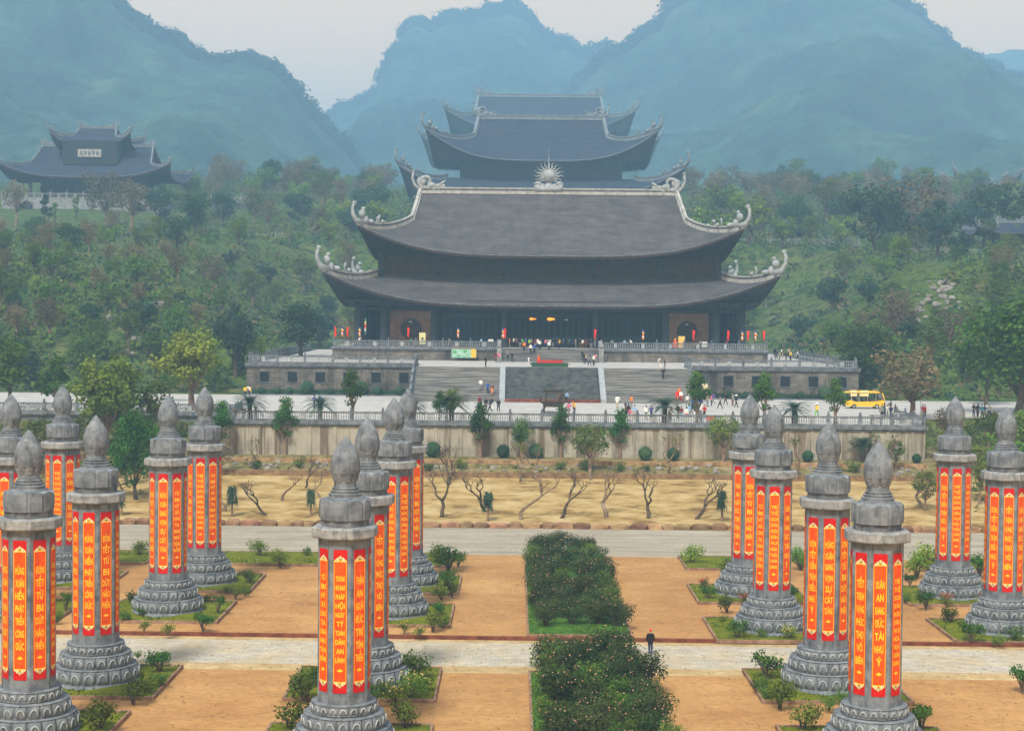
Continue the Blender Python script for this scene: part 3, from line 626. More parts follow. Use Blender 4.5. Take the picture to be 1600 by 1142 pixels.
def sunburst(t, z, o=1.0):
    b = MB(); b.lathe([(1.55*o, -.25*o), (1.55*o, .25*o), (1.1*o, .4*o)], 20)
    b.v = [(x, y_*0+zz*.9, z+3.7*o+y_) for x, y_, zz in b.v]
    b.build('sun_disc', 'ornament', t, True)
    b = MB()
    for k in range(-7, 8):
        a = R(90+k*17.5); L = (2.9 if k else 4.6)*o*(1 if abs(k) < 6 else .85); P = []
        for i in range(9):
            r = 1.3*o+L*i/8*.78; w_ = math.sin(i*1.5)*.16*o*(1 if k else .2); P.append((math.cos(a)*r-math.sin(a)*w_, 0, z+3.7*o+math.sin(a)*r+math.cos(a)*w_))
        b.tube(P, [.26*o*(1-i/9.5) for i in range(9)], 5)
    b.tube([(0, 0, z+8*o), (0, 0, z+10.4*o)], [.06*o, .03*o], 4)
    b.build('flame_ray', 'ornament', t)
    b = MB()
    for k, (x, r) in enumerate([(-2.6, .9), (-1.5, 1.0), (0, 1.2), (1.5, 1.0), (2.6, .9)]): b.ball((x*o, 0, z+1.1*o), r*o, 9, sc=(1, .5, 1))
    for sx in (-1, 1): b.tube([(sx*1.6*o, 0, z+1.6*o), (sx*2.6*o, 0, z+2.3*o), (sx*3.2*o, 0, z+2.0*o), (sx*3.0*o, 0, z+1.5*o)], [.4*o, .35*o, .3*o, .2*o], 6)
    b.box((0, 0, z+.8*o), (6.4*o, 1.1*o, 1.2*o)); b.build('ornament_base', 'ornament', t, True)

# main temple
TM = thing('temple', (XC, 315, 15.2), 'large two tiered temple with sweeping grey tiled roofs at the centre', 'temple')
Z0 = 15.2
roof(TM, 37.0, 29, 22.45-Z0, 28.0-Z0, 30.4, Dt=16.6, lift=5.6, orn=.85, pw=4.2)
roof(TM, 31.9, 23.2, 31.2-Z0, 43.6-Z0, 24.2, Dt=0, vg=.6, Lg=25.1, lift=5.1, orn=.8, pw=4.0)
sunburst(TM, 43.9-Z0, .82)
b = MB().box((0, 0, 14.4), (60.8, 33.2, 5)).box((0, -16.7, 12.95), (61.2, .25, .35)).box((0, -16.75, 14.6), (61.2, .2, .3)).box((0, -16.75, 16.0), (61.2, .2, .4)); b.build('upper_wall', 'wood2', TM)
for x in (-30.2, -20, -7.8, 7.8, 20, 30.2):
    MB().box((x, -17, 14.6), (.9, .8, 4.4)).build('upper_post', 'wood', TM)
    MB().lathe([(.1, 12.0), (.55, 12.25), (.6, 12.9), (.45, 13.2)], 8, (x, -17.3, 0)).build('bracket_boss', 'wood', TM)
# porch: columns, beams, doors, brick panels
cm_ = MB().lathe([(.85, 0), (.85, .3), (.62, .45), (.60, 3.5), (.56, 8.3)], 14).mesh('column', 'wood', True)
for x in (-33.5, -29, -20.2, -8.0, 8.0, 20.2, 29, 33.5):
    for y in (-24.6, -18.6, 0, 18.6, 24.6) if abs(x) > 28 else (-24.6, 24.6):
        link('column', cm_, TM, (x, y, 0))
for y in (-11, -5.5, 6, 12):
    for x in (-33.5, 33.5): link('column', cm_, TM, (x, y, 0))
MB().box((0, -24.6, 7.5), (67, .7, .8)).box((0, -24.6, 6.5), (67, .3, .35)).box((0, -18.4, 7.6), (60, .6, 1.2)).build('beam', 'wood', TM)
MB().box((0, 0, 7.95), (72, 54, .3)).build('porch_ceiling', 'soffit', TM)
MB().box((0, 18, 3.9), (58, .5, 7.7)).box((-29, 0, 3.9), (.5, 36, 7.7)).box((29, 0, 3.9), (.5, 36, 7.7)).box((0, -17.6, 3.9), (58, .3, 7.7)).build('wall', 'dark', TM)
for s in (-1, 1):
    x = s*24.6; f = MB().box((x, -18.1, 3.1), (8.4, .5, 6.2)).build('brick_panel', 'brick', TM)
    b = MB(); b.lathe([(1.85, 0), (1.85, .12), (1.55, .2)], 28); b.v = [(x+q[0], -18.37-q[2], 3.0+q[1]) for q in b.v]; b.build('round_window', 'wood2', f)
    b = MB(); b.ball((x-.1, -18.7, 4.25), .22, 8, sc=(1.6, .6, .6)); b.build('lamp', paint((.75, .75, .7)), f)
for (x0, x1) in ((-18.6, -9.6), (-6.4, 6.4), (9.6, 18.6)):
    n = 8 if x1-x0 < 10 else 12
    b = MB().box(((x0+x1)/2, -18.15, 5.75), (x1-x0+.8, .3, .5)).box((x0-.2, -18.15, 2.9), (.5, .3, 5.8)).box((x1+.2, -18.15, 2.9), (.5, .3, 5.8)); b.build('door_frame', 'wood', TM)
    for k in range(n):
        w_ = (x1-x0)/n; x = x0+w_*(k+.5); b = MB()
        b.box((x, -18.05, .95), (w_-.06, .1, 1.9)).box((x-w_/2+.08, -18.08, 3.6), (.12, .12, 3.9)).box((x+w_/2-.08, -18.08, 3.6), (.12, .12, 3.9)).box((x, -18.08, 5.4), (w_-.06, .12, .2))
        for q in range(3): b.box((x-w_/2+w_*(q+1)/4, -18.06, 3.6), (.04, .06, 3.6))
        for q in range(7): b.box((x, -18.06, 2.2+q*.45), (w_-.2, .05, .04))
        b.build('door_leaf', 'lattice', TM)
for x, r in ((-3.2, .26), (-2.6, .15), (.0, .34), (.55, .22)):
    la = thing('hanging_lamp', (XC+x, 291.5, 20.0+.2), 'glowing orange lamp hanging over the temple porch crowd', 'lamp', 'orange lamps over the porch')
    MB().ball((0, 0, 0), r, 12, sc=(1.5, 1, .8)).build('lamp_shade', mat('lamp_glow', (.9, .5, .1), emit=((1, .20, .005), 2.2 if r > .2 else 1.8)), la, True); MB().tube([(0, 0, r), (0, 0, 2.2)], .025, 4).build('cord', 'iron', la)
la = thing('hanging_lamp', (XC+2.9, 291.5, 20.1), 'small white lamp hanging right of the orange porch lamps', 'lamp'); MB().ball((0, 0, 0), .2, 10, sc=(1.8, 1, .5)).build('lamp_shade', paint((.75, .8, .8)), la, True); MB().tube([(0, 0, .1), (0, 0, 2.2)], .025, 4).build('cord', 'iron', la)

def rear_hall(Yc, px0, yt, Lr, Lg, L, D, yr, ye, label, low=None, o=.9, Ydist=None, name='temple_hall', vg=.55, lift=6, k=1.0):
    Yc *= k; Lr *= k; Lg *= k; L *= k; D *= k; o *= k; lift *= k; low = [q*k for q in low]
    p = V(px0, yr, Yc); e = V(px0, ye, Yc-D); base = e.z-18*k
    t = thing(name, (p.x, Yc, base), label, 'temple hall')
    roof(t, L, D, e.z-base, p.z-base, Lr, 0, vg, Lg, lift, orn=o, rim='hazed_trim', mat_tile='hazed_tile')
    MB().box((0, 0, e.z-base-2.5), (L*1.5, D*1.3, 6.0*k)).build('upper_wall', 'wood', t)
    if low:
        L2, D2, drop_ = low; zt = e.z-base-4.6*k
        roof(t, L2, D2, zt-drop_, zt, L*.86, D*.72, 1.0, None, lift*1.05, orn=o, rim='hazed_trim', mat_tile='hazed_tile')
        MB().box((0, 0, (zt-drop_)/2), (L*1.55, D*1.5, zt-drop_)).build('lower_wall', 'wood', t)
    return t, p.z-base
t2, zr2 = rear_hall(492, 845, 0, 18.4, 19.3, 31.0, 21, 187, 251, 'tall blue hazed temple hall just behind the main temple roof', low=(37.5, 30, 6.8), o=.9, vg=.62, lift=8.5, k=1.35)
t3, zr3 = rear_hall(590, 843, 0, 21.5, 22.4, 31, 19, 152, 204, 'faint farthest temple hall roof above the second hall', low=(38, 28, 6), o=.8, lift=7, k=1.75)
# left pavilion (two tiers)
kp = FAR(412)/412; YP = FAR(412); p = V(133, 305, YP)
LPv = thing('pavilion', (p.x, YP+13*kp, p.z-4*kp), 'two tiered blue grey pavilion with upturned eaves at upper left', 'pavilion'); LPv.scale = (kp, kp, kp)
bz = p.z-4*kp
def zat(px, py, Y): return (V(px, py, YP+(Y-412)*kp).z-bz)/kp
roof(LPv, 20.5, 14.5, zat(137, 277, 412), zat(137, 229, 425), 14.0, 0, .5, 15.0, 3.6, orn=.42, rim='hazed_trim', mat_tile='hazed_tile')
roof(LPv, 9.6, 8, zat(137, 226, 417), zat(137, 201, 425), 4.6, 0, .6, 5.2, 3.2, orn=.42, rim='hazed_trim', mat_tile='hazed_tile')
MB().box((0, 0, zat(137, 240, 419)), (13.6, 17, 6)).build('upper_wall', 'wood', LPv)
b = MB().box((0, -8.7, zat(137, 241, 419)), (5.8, .3, 1.9)); b.build('name_board', 'ridge', LPv)
b = MB()
for k in range(5): b.box((-2+k*1.0, -8.87, zat(137, 241, 419)+(.1 if k % 2 else -.1)), (.6, .08, .8), rz=0); b.box((-2+k*1.0, -8.88, zat(137, 241, 419)), (.16, .1, 1.2))
b.build('board_lettering', 'stone_dark', LPv)
MB().box((0, 0, 5.5), (24, 19, 6.5)).build('lower_wall', 'wood', LPv)
for k in range(7): MB().lathe([(.45, 3), (.4, 9)], 10, (-14+k*14/3, -11.5, 0)).build('column', 'wood', LPv)
MB().box((0, 0, .1), (40, 30, 5.8)).build('podium', 'stone_pale', LPv)
b = MB()
for x in (-14, 13.5):
    b.box((x, -15.15, -1.0), (3.4, .3, 3.2)); b.lathe([(1.7, 0), (1.7, .3)], 18, (0, 0, 0)); k = 36; b.v[-k:] = [(x+q[0], -15.3+q[2], .6+q[1]) for q in b.v[-k:]]
b.build('arched_opening', 'dark', LPv)
balustrade((p.x-20*kp, YP-1.9*kp, bz+3*kp), (p.x+20*kp, YP-1.9*kp, bz+3*kp), 10, 'pale balustrade on the podium of the upper left pavilion', h=1.3*kp, post=.5, dens=2, mt='stone_pale')
def terrace_run(pxa, pxb, py, Y, label, wl):
    k = FAR(Y)/Y; Y = FAR(Y)
    a = V(pxa, py, Y); b_ = V(pxb, py+(pxb-pxa)*.009, Y); bb = (a.z+b_.z)/2
    balustrade((a.x, Y, bb-1.2*k), (b_.x, Y, bb-1.2*k), max(3, int((b_.x-a.x)/5)), label, h=1.3*k, post=.45, mt='stone_pale', dens=2)
    tt = thing('retaining_wall', ((a.x+b_.x)/2, Y+.4, bb-5*k), wl, 'wall'); MB().box((0, 0, 1.85*k), (b_.x-a.x, .7, 3.7*k)).build('wall_face', 'stone_dark', tt)
terrace_run(262, 458, 364, 384, 'pale balustrade crossing the wooded slope right of the pavilion', 'dark low wall under the balustrade on the left slope')
terrace_run(330, 400, 309, 414, 'short pale balustrade high behind the trees left of the temple', 'low wall under the short high balustrade left of the temple')
terrace_run(1150, 1342, 374, 384, 'pale balustrade high on the slope right of the temple', 'dark low wall under the balustrade on the right slope')
terrace_run(1380, 1640, 389, 372, 'pale balustrade near the dark hut on the right slope', 'low dark wall near the dark hut on the right slope')
# small hut at right
def hut(px, py, Y, L, D, h, label, o=.35, lift=1.6):
    k = FAR(Y)/Y; Y = FAR(Y); h *= k; L *= k; D *= k; o *= k; lift *= k
    p = V(px, py, Y); t = thing('hut', (p.x, Y, p.z-h), label, 'pavilion')
    roof(t, L, D, h-3.2, h, L*.35, 0, .6, L*.4, lift, orn=o, rim='hazed_trim', mat_tile='hazed_tile'); MB().box((0, 0, (h-3.2)/2), (L*1.2, D*1.2, h-3.2)).build('wall', 'wood', t)
    for sx in (-1, 1):
        for sy in (-1, 1): MB().lathe([(.25, 0), (.22, h-3)], 8, (sx*L*.8, sy*D*.8, 0)).build('column', 'wood', t)
    return t
hut(1580, 348, 376, 9, 6, 7.2, 'low dark roofed hut among the trees at the right edge')
hut(1532, 288, 470, 9, 7, 13, 'faint grey roof with curled tips behind the far right trees', .5, 5)
hut(1236, 349, 395, 4.2, 5, 7, 'small grey roofed shrine above the slope right of the temple', .2, .6)

# ------------------------------------------------------------------ mountains
def mountain(name, pts, Yr, Yf, Yb, zf, seed, cr=3.6, step=3.2, px_lo=-400, px_hi=2000):
    px = np.array([q[0] for q in pts], float); py = np.array([q[1] for q in pts], float)
    W = [V(a, b_, Yr) for a, b_ in zip(px, py)]; rx = np.array([q.x for q in W]); rz = np.array([q.z for q in W])
    xs_ = np.arange(rx[0], rx[-1], step); yb = np.concatenate([np.arange(Yf, Yr+30, step*1.25), np.linspace(Yr+36, Yb, 8)])
    X, Y = np.meshgrid(xs_, yb)
    Hr = np.interp(X*(1+.0*(Yr-Y)), rx, rz)
    tt = np.clip((Y-Yf)/(Yr-Yf), 0, 1); tb = np.clip((Y-Yr)/(Yb-Yr), 0, 1)
    q_ = Yr/900; rid = nse(X, Y, 60*q_, seed)*.12+nse(X, Y, 26*q_, seed+3)*.06+nse(X, Y*.5, 9*q_, seed+5)*.018
    sh = np.clip(.15*tt+.85*(tt**1.6*(1.0))+rid*np.sin(np.pi*tt)*1.0, 0, 1)
    Z = zf+(Hr-zf)*sh; Z = Z*(1-tb)+(zf-10)*tb
    # keep the front slopes under the sight line of the ridge so the skyline stays where it is
    lim = HC+(np.interp(X*Yr/np.maximum(Y, 1), rx, rz)-HC)*Y/Yr; Z = np.where(Y < Yr, np.minimum(Z, lim-1.0), Z)
    edge = np.minimum((X-xs_[0])/60, (xs_[-1]-X)/60).clip(0, 1); 
    # tree crowns as bumps
    g = np.zeros_like(Z); n = int(len(xs_)*len(yb)*step*step*1.25/(cr*cr*2.4)); r_ = np.random.default_rng(seed)
    cx = r_.uniform(xs_[0], xs_[-1], n); cy = r_.uniform(Yf, Yr+20, n); rr = r_.uniform(.6, 1.3, n)*cr*1.3
    xi = ((cx-xs_[0])/step).astype(int); yi = ((cy-Yf)/(step*1.25)).astype(int); K = 3
    for dx in range(-K, K+1):
        for dy in range(-K, K+1):
            a = xi+dx; c = yi+dy; ok = (a >= 0) & (a < len(xs_)) & (c >= 0) & (c < len(yb)-9); a, c = a[ok], c[ok]
            d2 = (xs_[a]-cx[ok])**2+(yb[c]-cy[ok])**2; hh = np.where(d2 < rr[ok]**2, np.sqrt(np.maximum(rr[ok]**2-d2, 0)), 0)
            np.maximum.at(g, (c, a), hh)
    Z = Z+g*.6-1.0; 
    b = MB(); nw = len(xs_); b.v = [tuple(q) for q in np.stack([X, Y, Z], -1).reshape(-1, 3)]
    b.f = [(j*nw+i, j*nw+i+1, (j+1)*nw+i+1, (j+1)*nw+i) for j in range(len(yb)-1) for i in range(nw-1)]; b.m = [0]*len(b.f)
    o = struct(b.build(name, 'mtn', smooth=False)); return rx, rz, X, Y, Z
MT['mtn'] = mat('mountain_forest', (.014, .04, .035), (.04, .085, .055), .011, .95, .3, .2, c3=(.085, .13, .065), world=True, detail=8, pos=(.38, .6))  # forest green tinted bluish, so the colour carries part of the haze
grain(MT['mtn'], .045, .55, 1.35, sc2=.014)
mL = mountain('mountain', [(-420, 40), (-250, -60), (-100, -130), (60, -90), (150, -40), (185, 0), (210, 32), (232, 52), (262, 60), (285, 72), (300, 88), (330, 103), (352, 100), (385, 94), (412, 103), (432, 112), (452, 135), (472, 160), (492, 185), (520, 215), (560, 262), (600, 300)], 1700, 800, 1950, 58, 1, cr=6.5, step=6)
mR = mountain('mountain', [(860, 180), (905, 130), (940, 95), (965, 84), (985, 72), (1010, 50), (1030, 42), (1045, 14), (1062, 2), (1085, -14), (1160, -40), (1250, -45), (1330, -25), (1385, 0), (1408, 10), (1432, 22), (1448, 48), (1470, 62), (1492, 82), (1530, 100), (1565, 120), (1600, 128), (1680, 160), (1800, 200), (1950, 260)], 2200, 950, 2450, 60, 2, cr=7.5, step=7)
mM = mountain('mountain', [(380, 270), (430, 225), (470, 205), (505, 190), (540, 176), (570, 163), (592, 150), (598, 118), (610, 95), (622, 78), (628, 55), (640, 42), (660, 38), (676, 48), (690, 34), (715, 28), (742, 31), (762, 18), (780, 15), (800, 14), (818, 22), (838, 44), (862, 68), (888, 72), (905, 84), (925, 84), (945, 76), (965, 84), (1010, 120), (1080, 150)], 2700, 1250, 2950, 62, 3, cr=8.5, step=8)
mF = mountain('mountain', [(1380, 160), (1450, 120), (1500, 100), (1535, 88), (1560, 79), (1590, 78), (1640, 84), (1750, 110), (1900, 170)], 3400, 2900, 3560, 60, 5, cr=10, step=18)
# crowns standing up from the skylines and slopes
def forest_stuff(name, M_, Yr, n, seed, sz=3.4, lo=0.0):
    rx, rz, X, Y, Z = M_; r_ = np.random.default_rng(seed); b = MB(); cen = []; rad = []
    for k in range(n):
        if 1: j = int(np.argmin(abs(Y[:, 0]-(Yr+r_.uniform(-.015, .006)*Yr)))); i = r_.integers(1, X.shape[1]-1)
        else: j = int(r_.integers(2, X.shape[0]-10)); i = r_.integers(1, X.shape[1]-1)
        s_ = sz*r_.uniform(.5, 1.25)
        if r_.random() < .12: s_ *= 1.5
        cen.append((X[j, i], Y[j, i], Z[j, i]+s_*.25)); rad.append(s_)
    b.leaves(cen, rad, n*34, sz*.55, sq=.85)
    return tag(b.build(name, MT['mtnf']), 'dense forest of tree crowns covering the hazy karst mountain', 'forest', kind='stuff')
MT['mtnf'] = mat('mountain_trees', (.025, .055, .048), (.045, .085, .058), .012, .95, c3=(.07, .11, .065), world=True, detail=4, transl=.3)
forest_stuff('forest', mL, 1700, 2000, 11, 6.8)['label'] = 'dense hazy forest covering the mountain at upper left'
forest_stuff('forest', mR, 2200, 2400, 12, 8)['label'] = 'dense hazy forest covering the big rounded mountain at right'
forest_stuff('forest', mM, 2700, 2000, 13, 9)['label'] = 'dense hazy forest covering the middle mountain behind the halls'
# summit pavilion
p = V(800, 16, 2700); st = thing('summit_pavilion', (p.x, 2697, p.z-5), 'tiny tiered pavilion on the summit of the middle mountain', 'pavilion')
st.scale = (2.4, 2.4, 2.4); b = MB().box((0, 0, 2.5), (9, 9, 5)); b.box((0, 0, 7), (6, 6, 3)); b.build('wall', 'stone_dark', st); roof(st, 6.2, 6.2, 4.6, 6.4, 3.4, 3.4, 1, None, .8, orn=.2); roof(st, 4.6, 4.6, 8, 10.2, .9, .9, 1, None, .8, orn=.2)

# ------------------------------------------------------------------ haze
hb = MB().box((0, 2200, 268), (8400, 4600, 576)).build('haze', []); hb['kind'] = 'stuff'; hb['label'] = 'pale blue haze filling the valley between the mountains'; hb['category'] = 'haze'
hm = bpy.data.materials.new('haze'); hm.use_nodes = True; n = hm.node_tree; n.nodes.remove(n.nodes['Principled BSDF'])
pv = n.nodes.new('ShaderNodeVolumePrincipled'); pv.inputs['Color'].default_value = (.35, .66, 1.0, 1); pv.inputs['Density'].default_value = .0005; pv.inputs['Anisotropy'].default_value = 0.0
n.links.new(pv.outputs[0], n.nodes['Material Output'].inputs['Volume']); hb.data.materials.append(hm)

# ------------------------------------------------------------------ inscribed pillars
PYAW = R(-4.0)
def petal_ring(R0, h, n, z0, flip=1, bulge=.13, arch=True):
    """one carved lotus tier: bulging petals with a raised arch on each"""
    b = MB(); nu = n*14; nv = 12
    def f(u, v):
        k = (u*n) % 1.0; c = abs(k-.5)*2                      # 0 mid petal, 1 joint
        prof = math.sin(math.pi*(.10+.82*v))**.5
        r = R0-.14+bulge*1.25*prof*(1-1.0*c**9)
        if arch:
            d = math.hypot((k-.5)/.30, (v-.22)/.42) if v > .22 else abs(k-.5)/.30
            pass
        a = 2*math.pi*u; return (r*math.cos(a), r*math.sin(a), z0+h*v)
    b.grid(f, nu, nv, 0, closed=True)
    for q in range(n):
        P = []
        for (du, vv) in ((-.27, .16), (-.27, .42), (-.22, .60), (-.11, .72), (0, .77), (.11, .72), (.22, .60), (.27, .42), (.27, .16)):
            x, y, z = f((q+.5+du)/n, vv); P.append((x*1.006, y*1.006, z))
        b.tube(P, .038+h*.012, 5, 1)
    b.lathe([(R0-.13, z0+h-.01), (R0-.06, z0+h+.02), (R0-.06, z0+h+.06), (.3, z0+h+.07)], 40)
    b.lathe([(R0-.04, z0-.03), (R0-.06, z0+.03), (R0-.2, z0+.04)], 40)
    return b
def octprism(b, prof, mi=0): b.lathe(prof, 8, mi=mi, rot=R(22.5))
FONT = {}
def word(t):
    if t not in FONT:
        c = bpy.data.curves.new('t', 'FONT'); c.body = t; c.align_x = 'CENTER'; c.size = 1; c.resolution_u = 2; c.offset = .03
        o = bpy.data.objects.new('t', c); COL.objects.link(o); bpy.context.view_layer.update()
        me = bpy.data.meshes.new_from_object(o.evaluated_get(bpy.context.evaluated_depsgraph_get()))
        v = np.array([x.co[:2] for x in me.vertices]); f = [tuple(q.vertices) for q in me.polygons]
        bpy.data.objects.remove(o); bpy.data.curves.remove(c); bpy.data.meshes.remove(me)
        v[:, 0] -= (v[:, 0].min()+v[:, 0].max())/2; FONT[t] = (v, f)
    return FONT[t]
A8 = 1.24                                      # apothem of the shaft
BW, BZ0, BZ1 = .68, 3.0, 10.05
def rosette(b, z, s, y):
    def disc(cx, cz, r, yy, mi, n=12, e=1.0):
        b.add([(cx+r*math.cos(2*math.pi*i/n), yy, cz+r*e*math.sin(2*math.pi*i/n)) for i in range(n)], [tuple(range(n))], mi)
    for k, x in enumerate((-.20, -.11, 0, .11, .20)): disc(x, z+s*(-.06+.075*(2-abs(k-2))), .075, y-.001*k, 3)
    for k, x in enumerate((-.19, -.10, 0, .10, .19)): disc(x, z+s*(-.05+.07*(2-abs(k-2))), .042, y-.008-.0005*k, 4)
    for k, x in enumerate((-.18, -.10, .10, .18)): disc(x, z+s*(-.04+.065*(2-abs((0, 1, 3, 4)[k]-2))), .022, y-.012, 3)
    disc(0, z+s*.06, .07, y-.014, 4); disc(0, z+s*.06, .04, y-.018, 3)
def banner_mesh():
    b = MB(); y = -A8-.02; w = BW/2; c = .06
    P = []
    for sx, sz, a0 in ((1, 1, 0), (-1, 1, 90), (-1, -1, 180), (1, -1, 270)):
        for k in range(4):
            a = R(a0+30*k); P.append((sx*(w-c)+c*math.cos(a), (BZ1-c if sz > 0 else BZ0+c)+c*math.sin(a)))
    n = len(P); b.add([(x, y+.03, z) for x, z in P]+[(x, y, z) for x, z in P], [tuple(range(n, 2*n))[::-1]]+[(i, (i+1) % n, n+(i+1) % n, n+i) for i in range(n)], 0)
    def rect(x0, x1, z0, z1, yy, mi): b.add([(x0, yy, z0), (x1, yy, z0), (x1, yy, z1), (x0, yy, z1)], [(0, 1, 2, 3)], mi)
    zi0, zi1 = BZ0+.50, BZ1-.52
    rect(-w+.036, w-.036, zi0, zi1, y-.004, 1)
    for sx in (-1, 1): rect(sx*(w-.036)-.014, sx*(w-.036)+.014, zi0, zi1, y-.008, 2)
    rect(-w+.05, w-.05, zi1-.07, zi1, y-.008, 2); rect(-w+.05, w-.05, zi0, zi0+.07, y-.008, 2)
    rosette(b, zi1+.06, 1, y-.01); rosette(b, zi0-.06, -1, y-.01)
    # lozenge ornament
    z = zi0+.62; b.add([(-.17, y-.008, z), (-.05, y-.008, z-.07), (.05, y-.008, z-.07), (.17, y-.008, z), (.05, y-.008, z+.05), (0, y-.008, z+.11), (-.05, y-.008, z+.05)], [tuple(range(7))], 2)
    return b.mesh('banner', ['red', 'orange', 'gold', 'rosette', 'ink'])
BANNER = banner_mesh()
LET = {}
def lettering(text):
    if text not in LET:
        ws = text.split(); b = MB(); n = len(ws); z1, z0 = BZ1-1.15, BZ0+1.45; cell = (z1-z0)/n; y = -A8-.032
        for i, t in enumerate(ws):
            v, f = word(t); wd = v[:, 0].max()-v[:, 0].min(); kx = min(.45, .20+.085*len(t))/max(wd, .05); kz = min(cell*.56, .46)/.72
            zc = z1-cell*(i+.86)
            b.add([(x*kx, y, zc+q*kz) for x, q in v], f)
        LET[text] = b.mesh('lettering', 'gold')
    return LET[text]
def make_pillar():
    t = thing('inscribed_pillar', (0, 0, 0), 'x', 'pillar', 'octagonal stone pillars with inscribed banners', PYAW)
    b = MB(); b.lathe([(2.62, -.3), (2.62, .14), (2.50, .24), (2.42, .34), (2.2, .36)], 48); b.build('base_slab', 'stone', t)
    petal_ring(2.42, .74, 20, .36, bulge=.16).build('lotus_tier', ['stone', 'stone_relief'], t, True)
    petal_ring(2.06, .60, 20, 1.20, bulge=.13).build('lotus_tier', ['stone', 'stone_relief'], t, True)
    petal_ring(1.68, .42, 20, 1.94, bulge=.08).build('lotus_tier', ['stone', 'stone_relief'], t, True)
    b = MB(); k = 1/math.cos(R(22.5)); octprism(b, [(A8*k, 2.35), (A8*k, 10.62)]); b.build('shaft', 'stone', t)
    b = MB(); octprism(b, [(1.50*k, 10.55), (1.55*k, 10.62), (1.55*k, 11.02), (1.47*k, 11.1), (.8, 11.12)]); b.build('cap_slab', 'stone_pale', t)
    b = MB(); octprism(b, [(1.12*k, 11.1), (1.12*k, 11.5)]); b.build('cap_neck', 'stone_dark', t)
    b = MB(); n = 10
    def f(u, v):
        kk = (u*n) % 1.0; c = abs(kk-.5)*2; r = 1.30*math.cos(math.pi/n)/math.cos((kk-.5)*2*math.pi/n)+.03*math.sin(math.pi*v)-.07*c**14
        zt = .98 if True else 0; a = 2*math.pi*u; z = 11.45+v*(.98-.14*c**2.2*(v > .8)); return (r*math.cos(a), r*math.sin(a), z)
    b.grid(f, n*8, 6, closed=True)
    b.lathe([(.9, 11.42), (1.20, 11.47)], 32)
    def g(u, v):
        kk = (u*n) % 1.0; c = abs(kk-.5)*2; r = (1.30*math.cos(math.pi/n)/math.cos((kk-.5)*2*math.pi/n)-.07*c**14)*(1-v)+.95*v; a = 2*math.pi*u; return (r*math.cos(a), r*math.sin(a), 12.43-.14*c**2.2*(1-v)+.04*v**.7)
    b.grid(g, n*8, 5, closed=True); b.build('lotus_drum', 'stone', t)
    b = MB(); b.lathe([(.98, 12.38), (.92, 12.52), (.80, 12.56), (.82, 12.70), (.70, 12.74), (.74, 12.84), (.62, 12.88), (.66, 12.98), (.56, 13.02), (.55, 13.28), (.50, 13.34)], 28); b.build('finial_neck', 'stone', t)
    # bud with overlapping carved petals
    zb0, zb1 = 13.28, 15.55
    def prof(v): return (.50+.17*math.sin(min(v/.34, 1)*math.pi/2)) if v < .34 else .67*(1-((v-.34)/.66)**1.95)
    def bud(u, v):
        r = max(prof(v), .004); rel = 0
        for row in range(5):
            vc = .02+row*.17; off = (row % 2)*.5; n_ = 8; kk = ((u*n_+off) % 1.0)-.5; hgt = .34
            q = (v-vc)/hgt
            if -.3 < q < 1.0:
                wid = .5*math.sqrt(max(0, 1-max(q, 0)**2.2)); 
                if abs(kk) < wid and v >= vc-.02:
                    e = min(1, (wid-abs(kk))/.16); rel = max(rel, (.070-.008*row)*min(1, e)*(1-.3*(kk/.5)**2)+.012*(e < .6))
            r2 = math.hypot(kk/.24, (v-vc-.03)/.055)
            if row < 2: rel += .02*math.exp(-((r2-1)/.22)**2)
        r += rel*min(1, (1-v)*3); a = 2*math.pi*u; return (r*math.cos(a), r*math.sin(a), zb0+(zb1-zb0)*v)
    MB().grid(bud, 96, 60, closed=True).build('lotus_bud', 'stone', t, True)
    for k in range(8):
        o = link('banner', BANNER, t, None, R(45*k)); link('lettering', LET0, o)
    return t
T_ = ['MỪNG XUÂN HIỀN PHÁT TRIỂN CÔNG ĐỨC', 'ĐÓN TẾT TỪ BI DỨT NÃO PHIỀN', 'TRÙNG KHAI PHÁP HỘI NGÀY TÝ TOÀN DÂN AN LÀNH', 'THÂN AN NGƯỜI ĐỨC TRÍ TÍN THIỀN', 'XUÂN AN KHANG ĐỨC TÀI NHƯ Ý', 'TẾT THỊNH VƯỢNG PHÚC THỌ VÔ BIÊN', 'MỪNG XUÂN SANG VẠN SỰ CÁT TƯỜNG', 'ĐÓN TẾT ĐẾN TRĂM ĐIỀU NHƯ Ý',
      'TỪ BI HỶ XẢ LÒNG TA SÁNG NHƯ TRĂNG RẰM', 'TRÍ TUỆ SOI ĐƯỜNG MUÔN DÂN VUI HÒA THUẬN XUÂN SANG']
LET0 = lettering(T_[0])
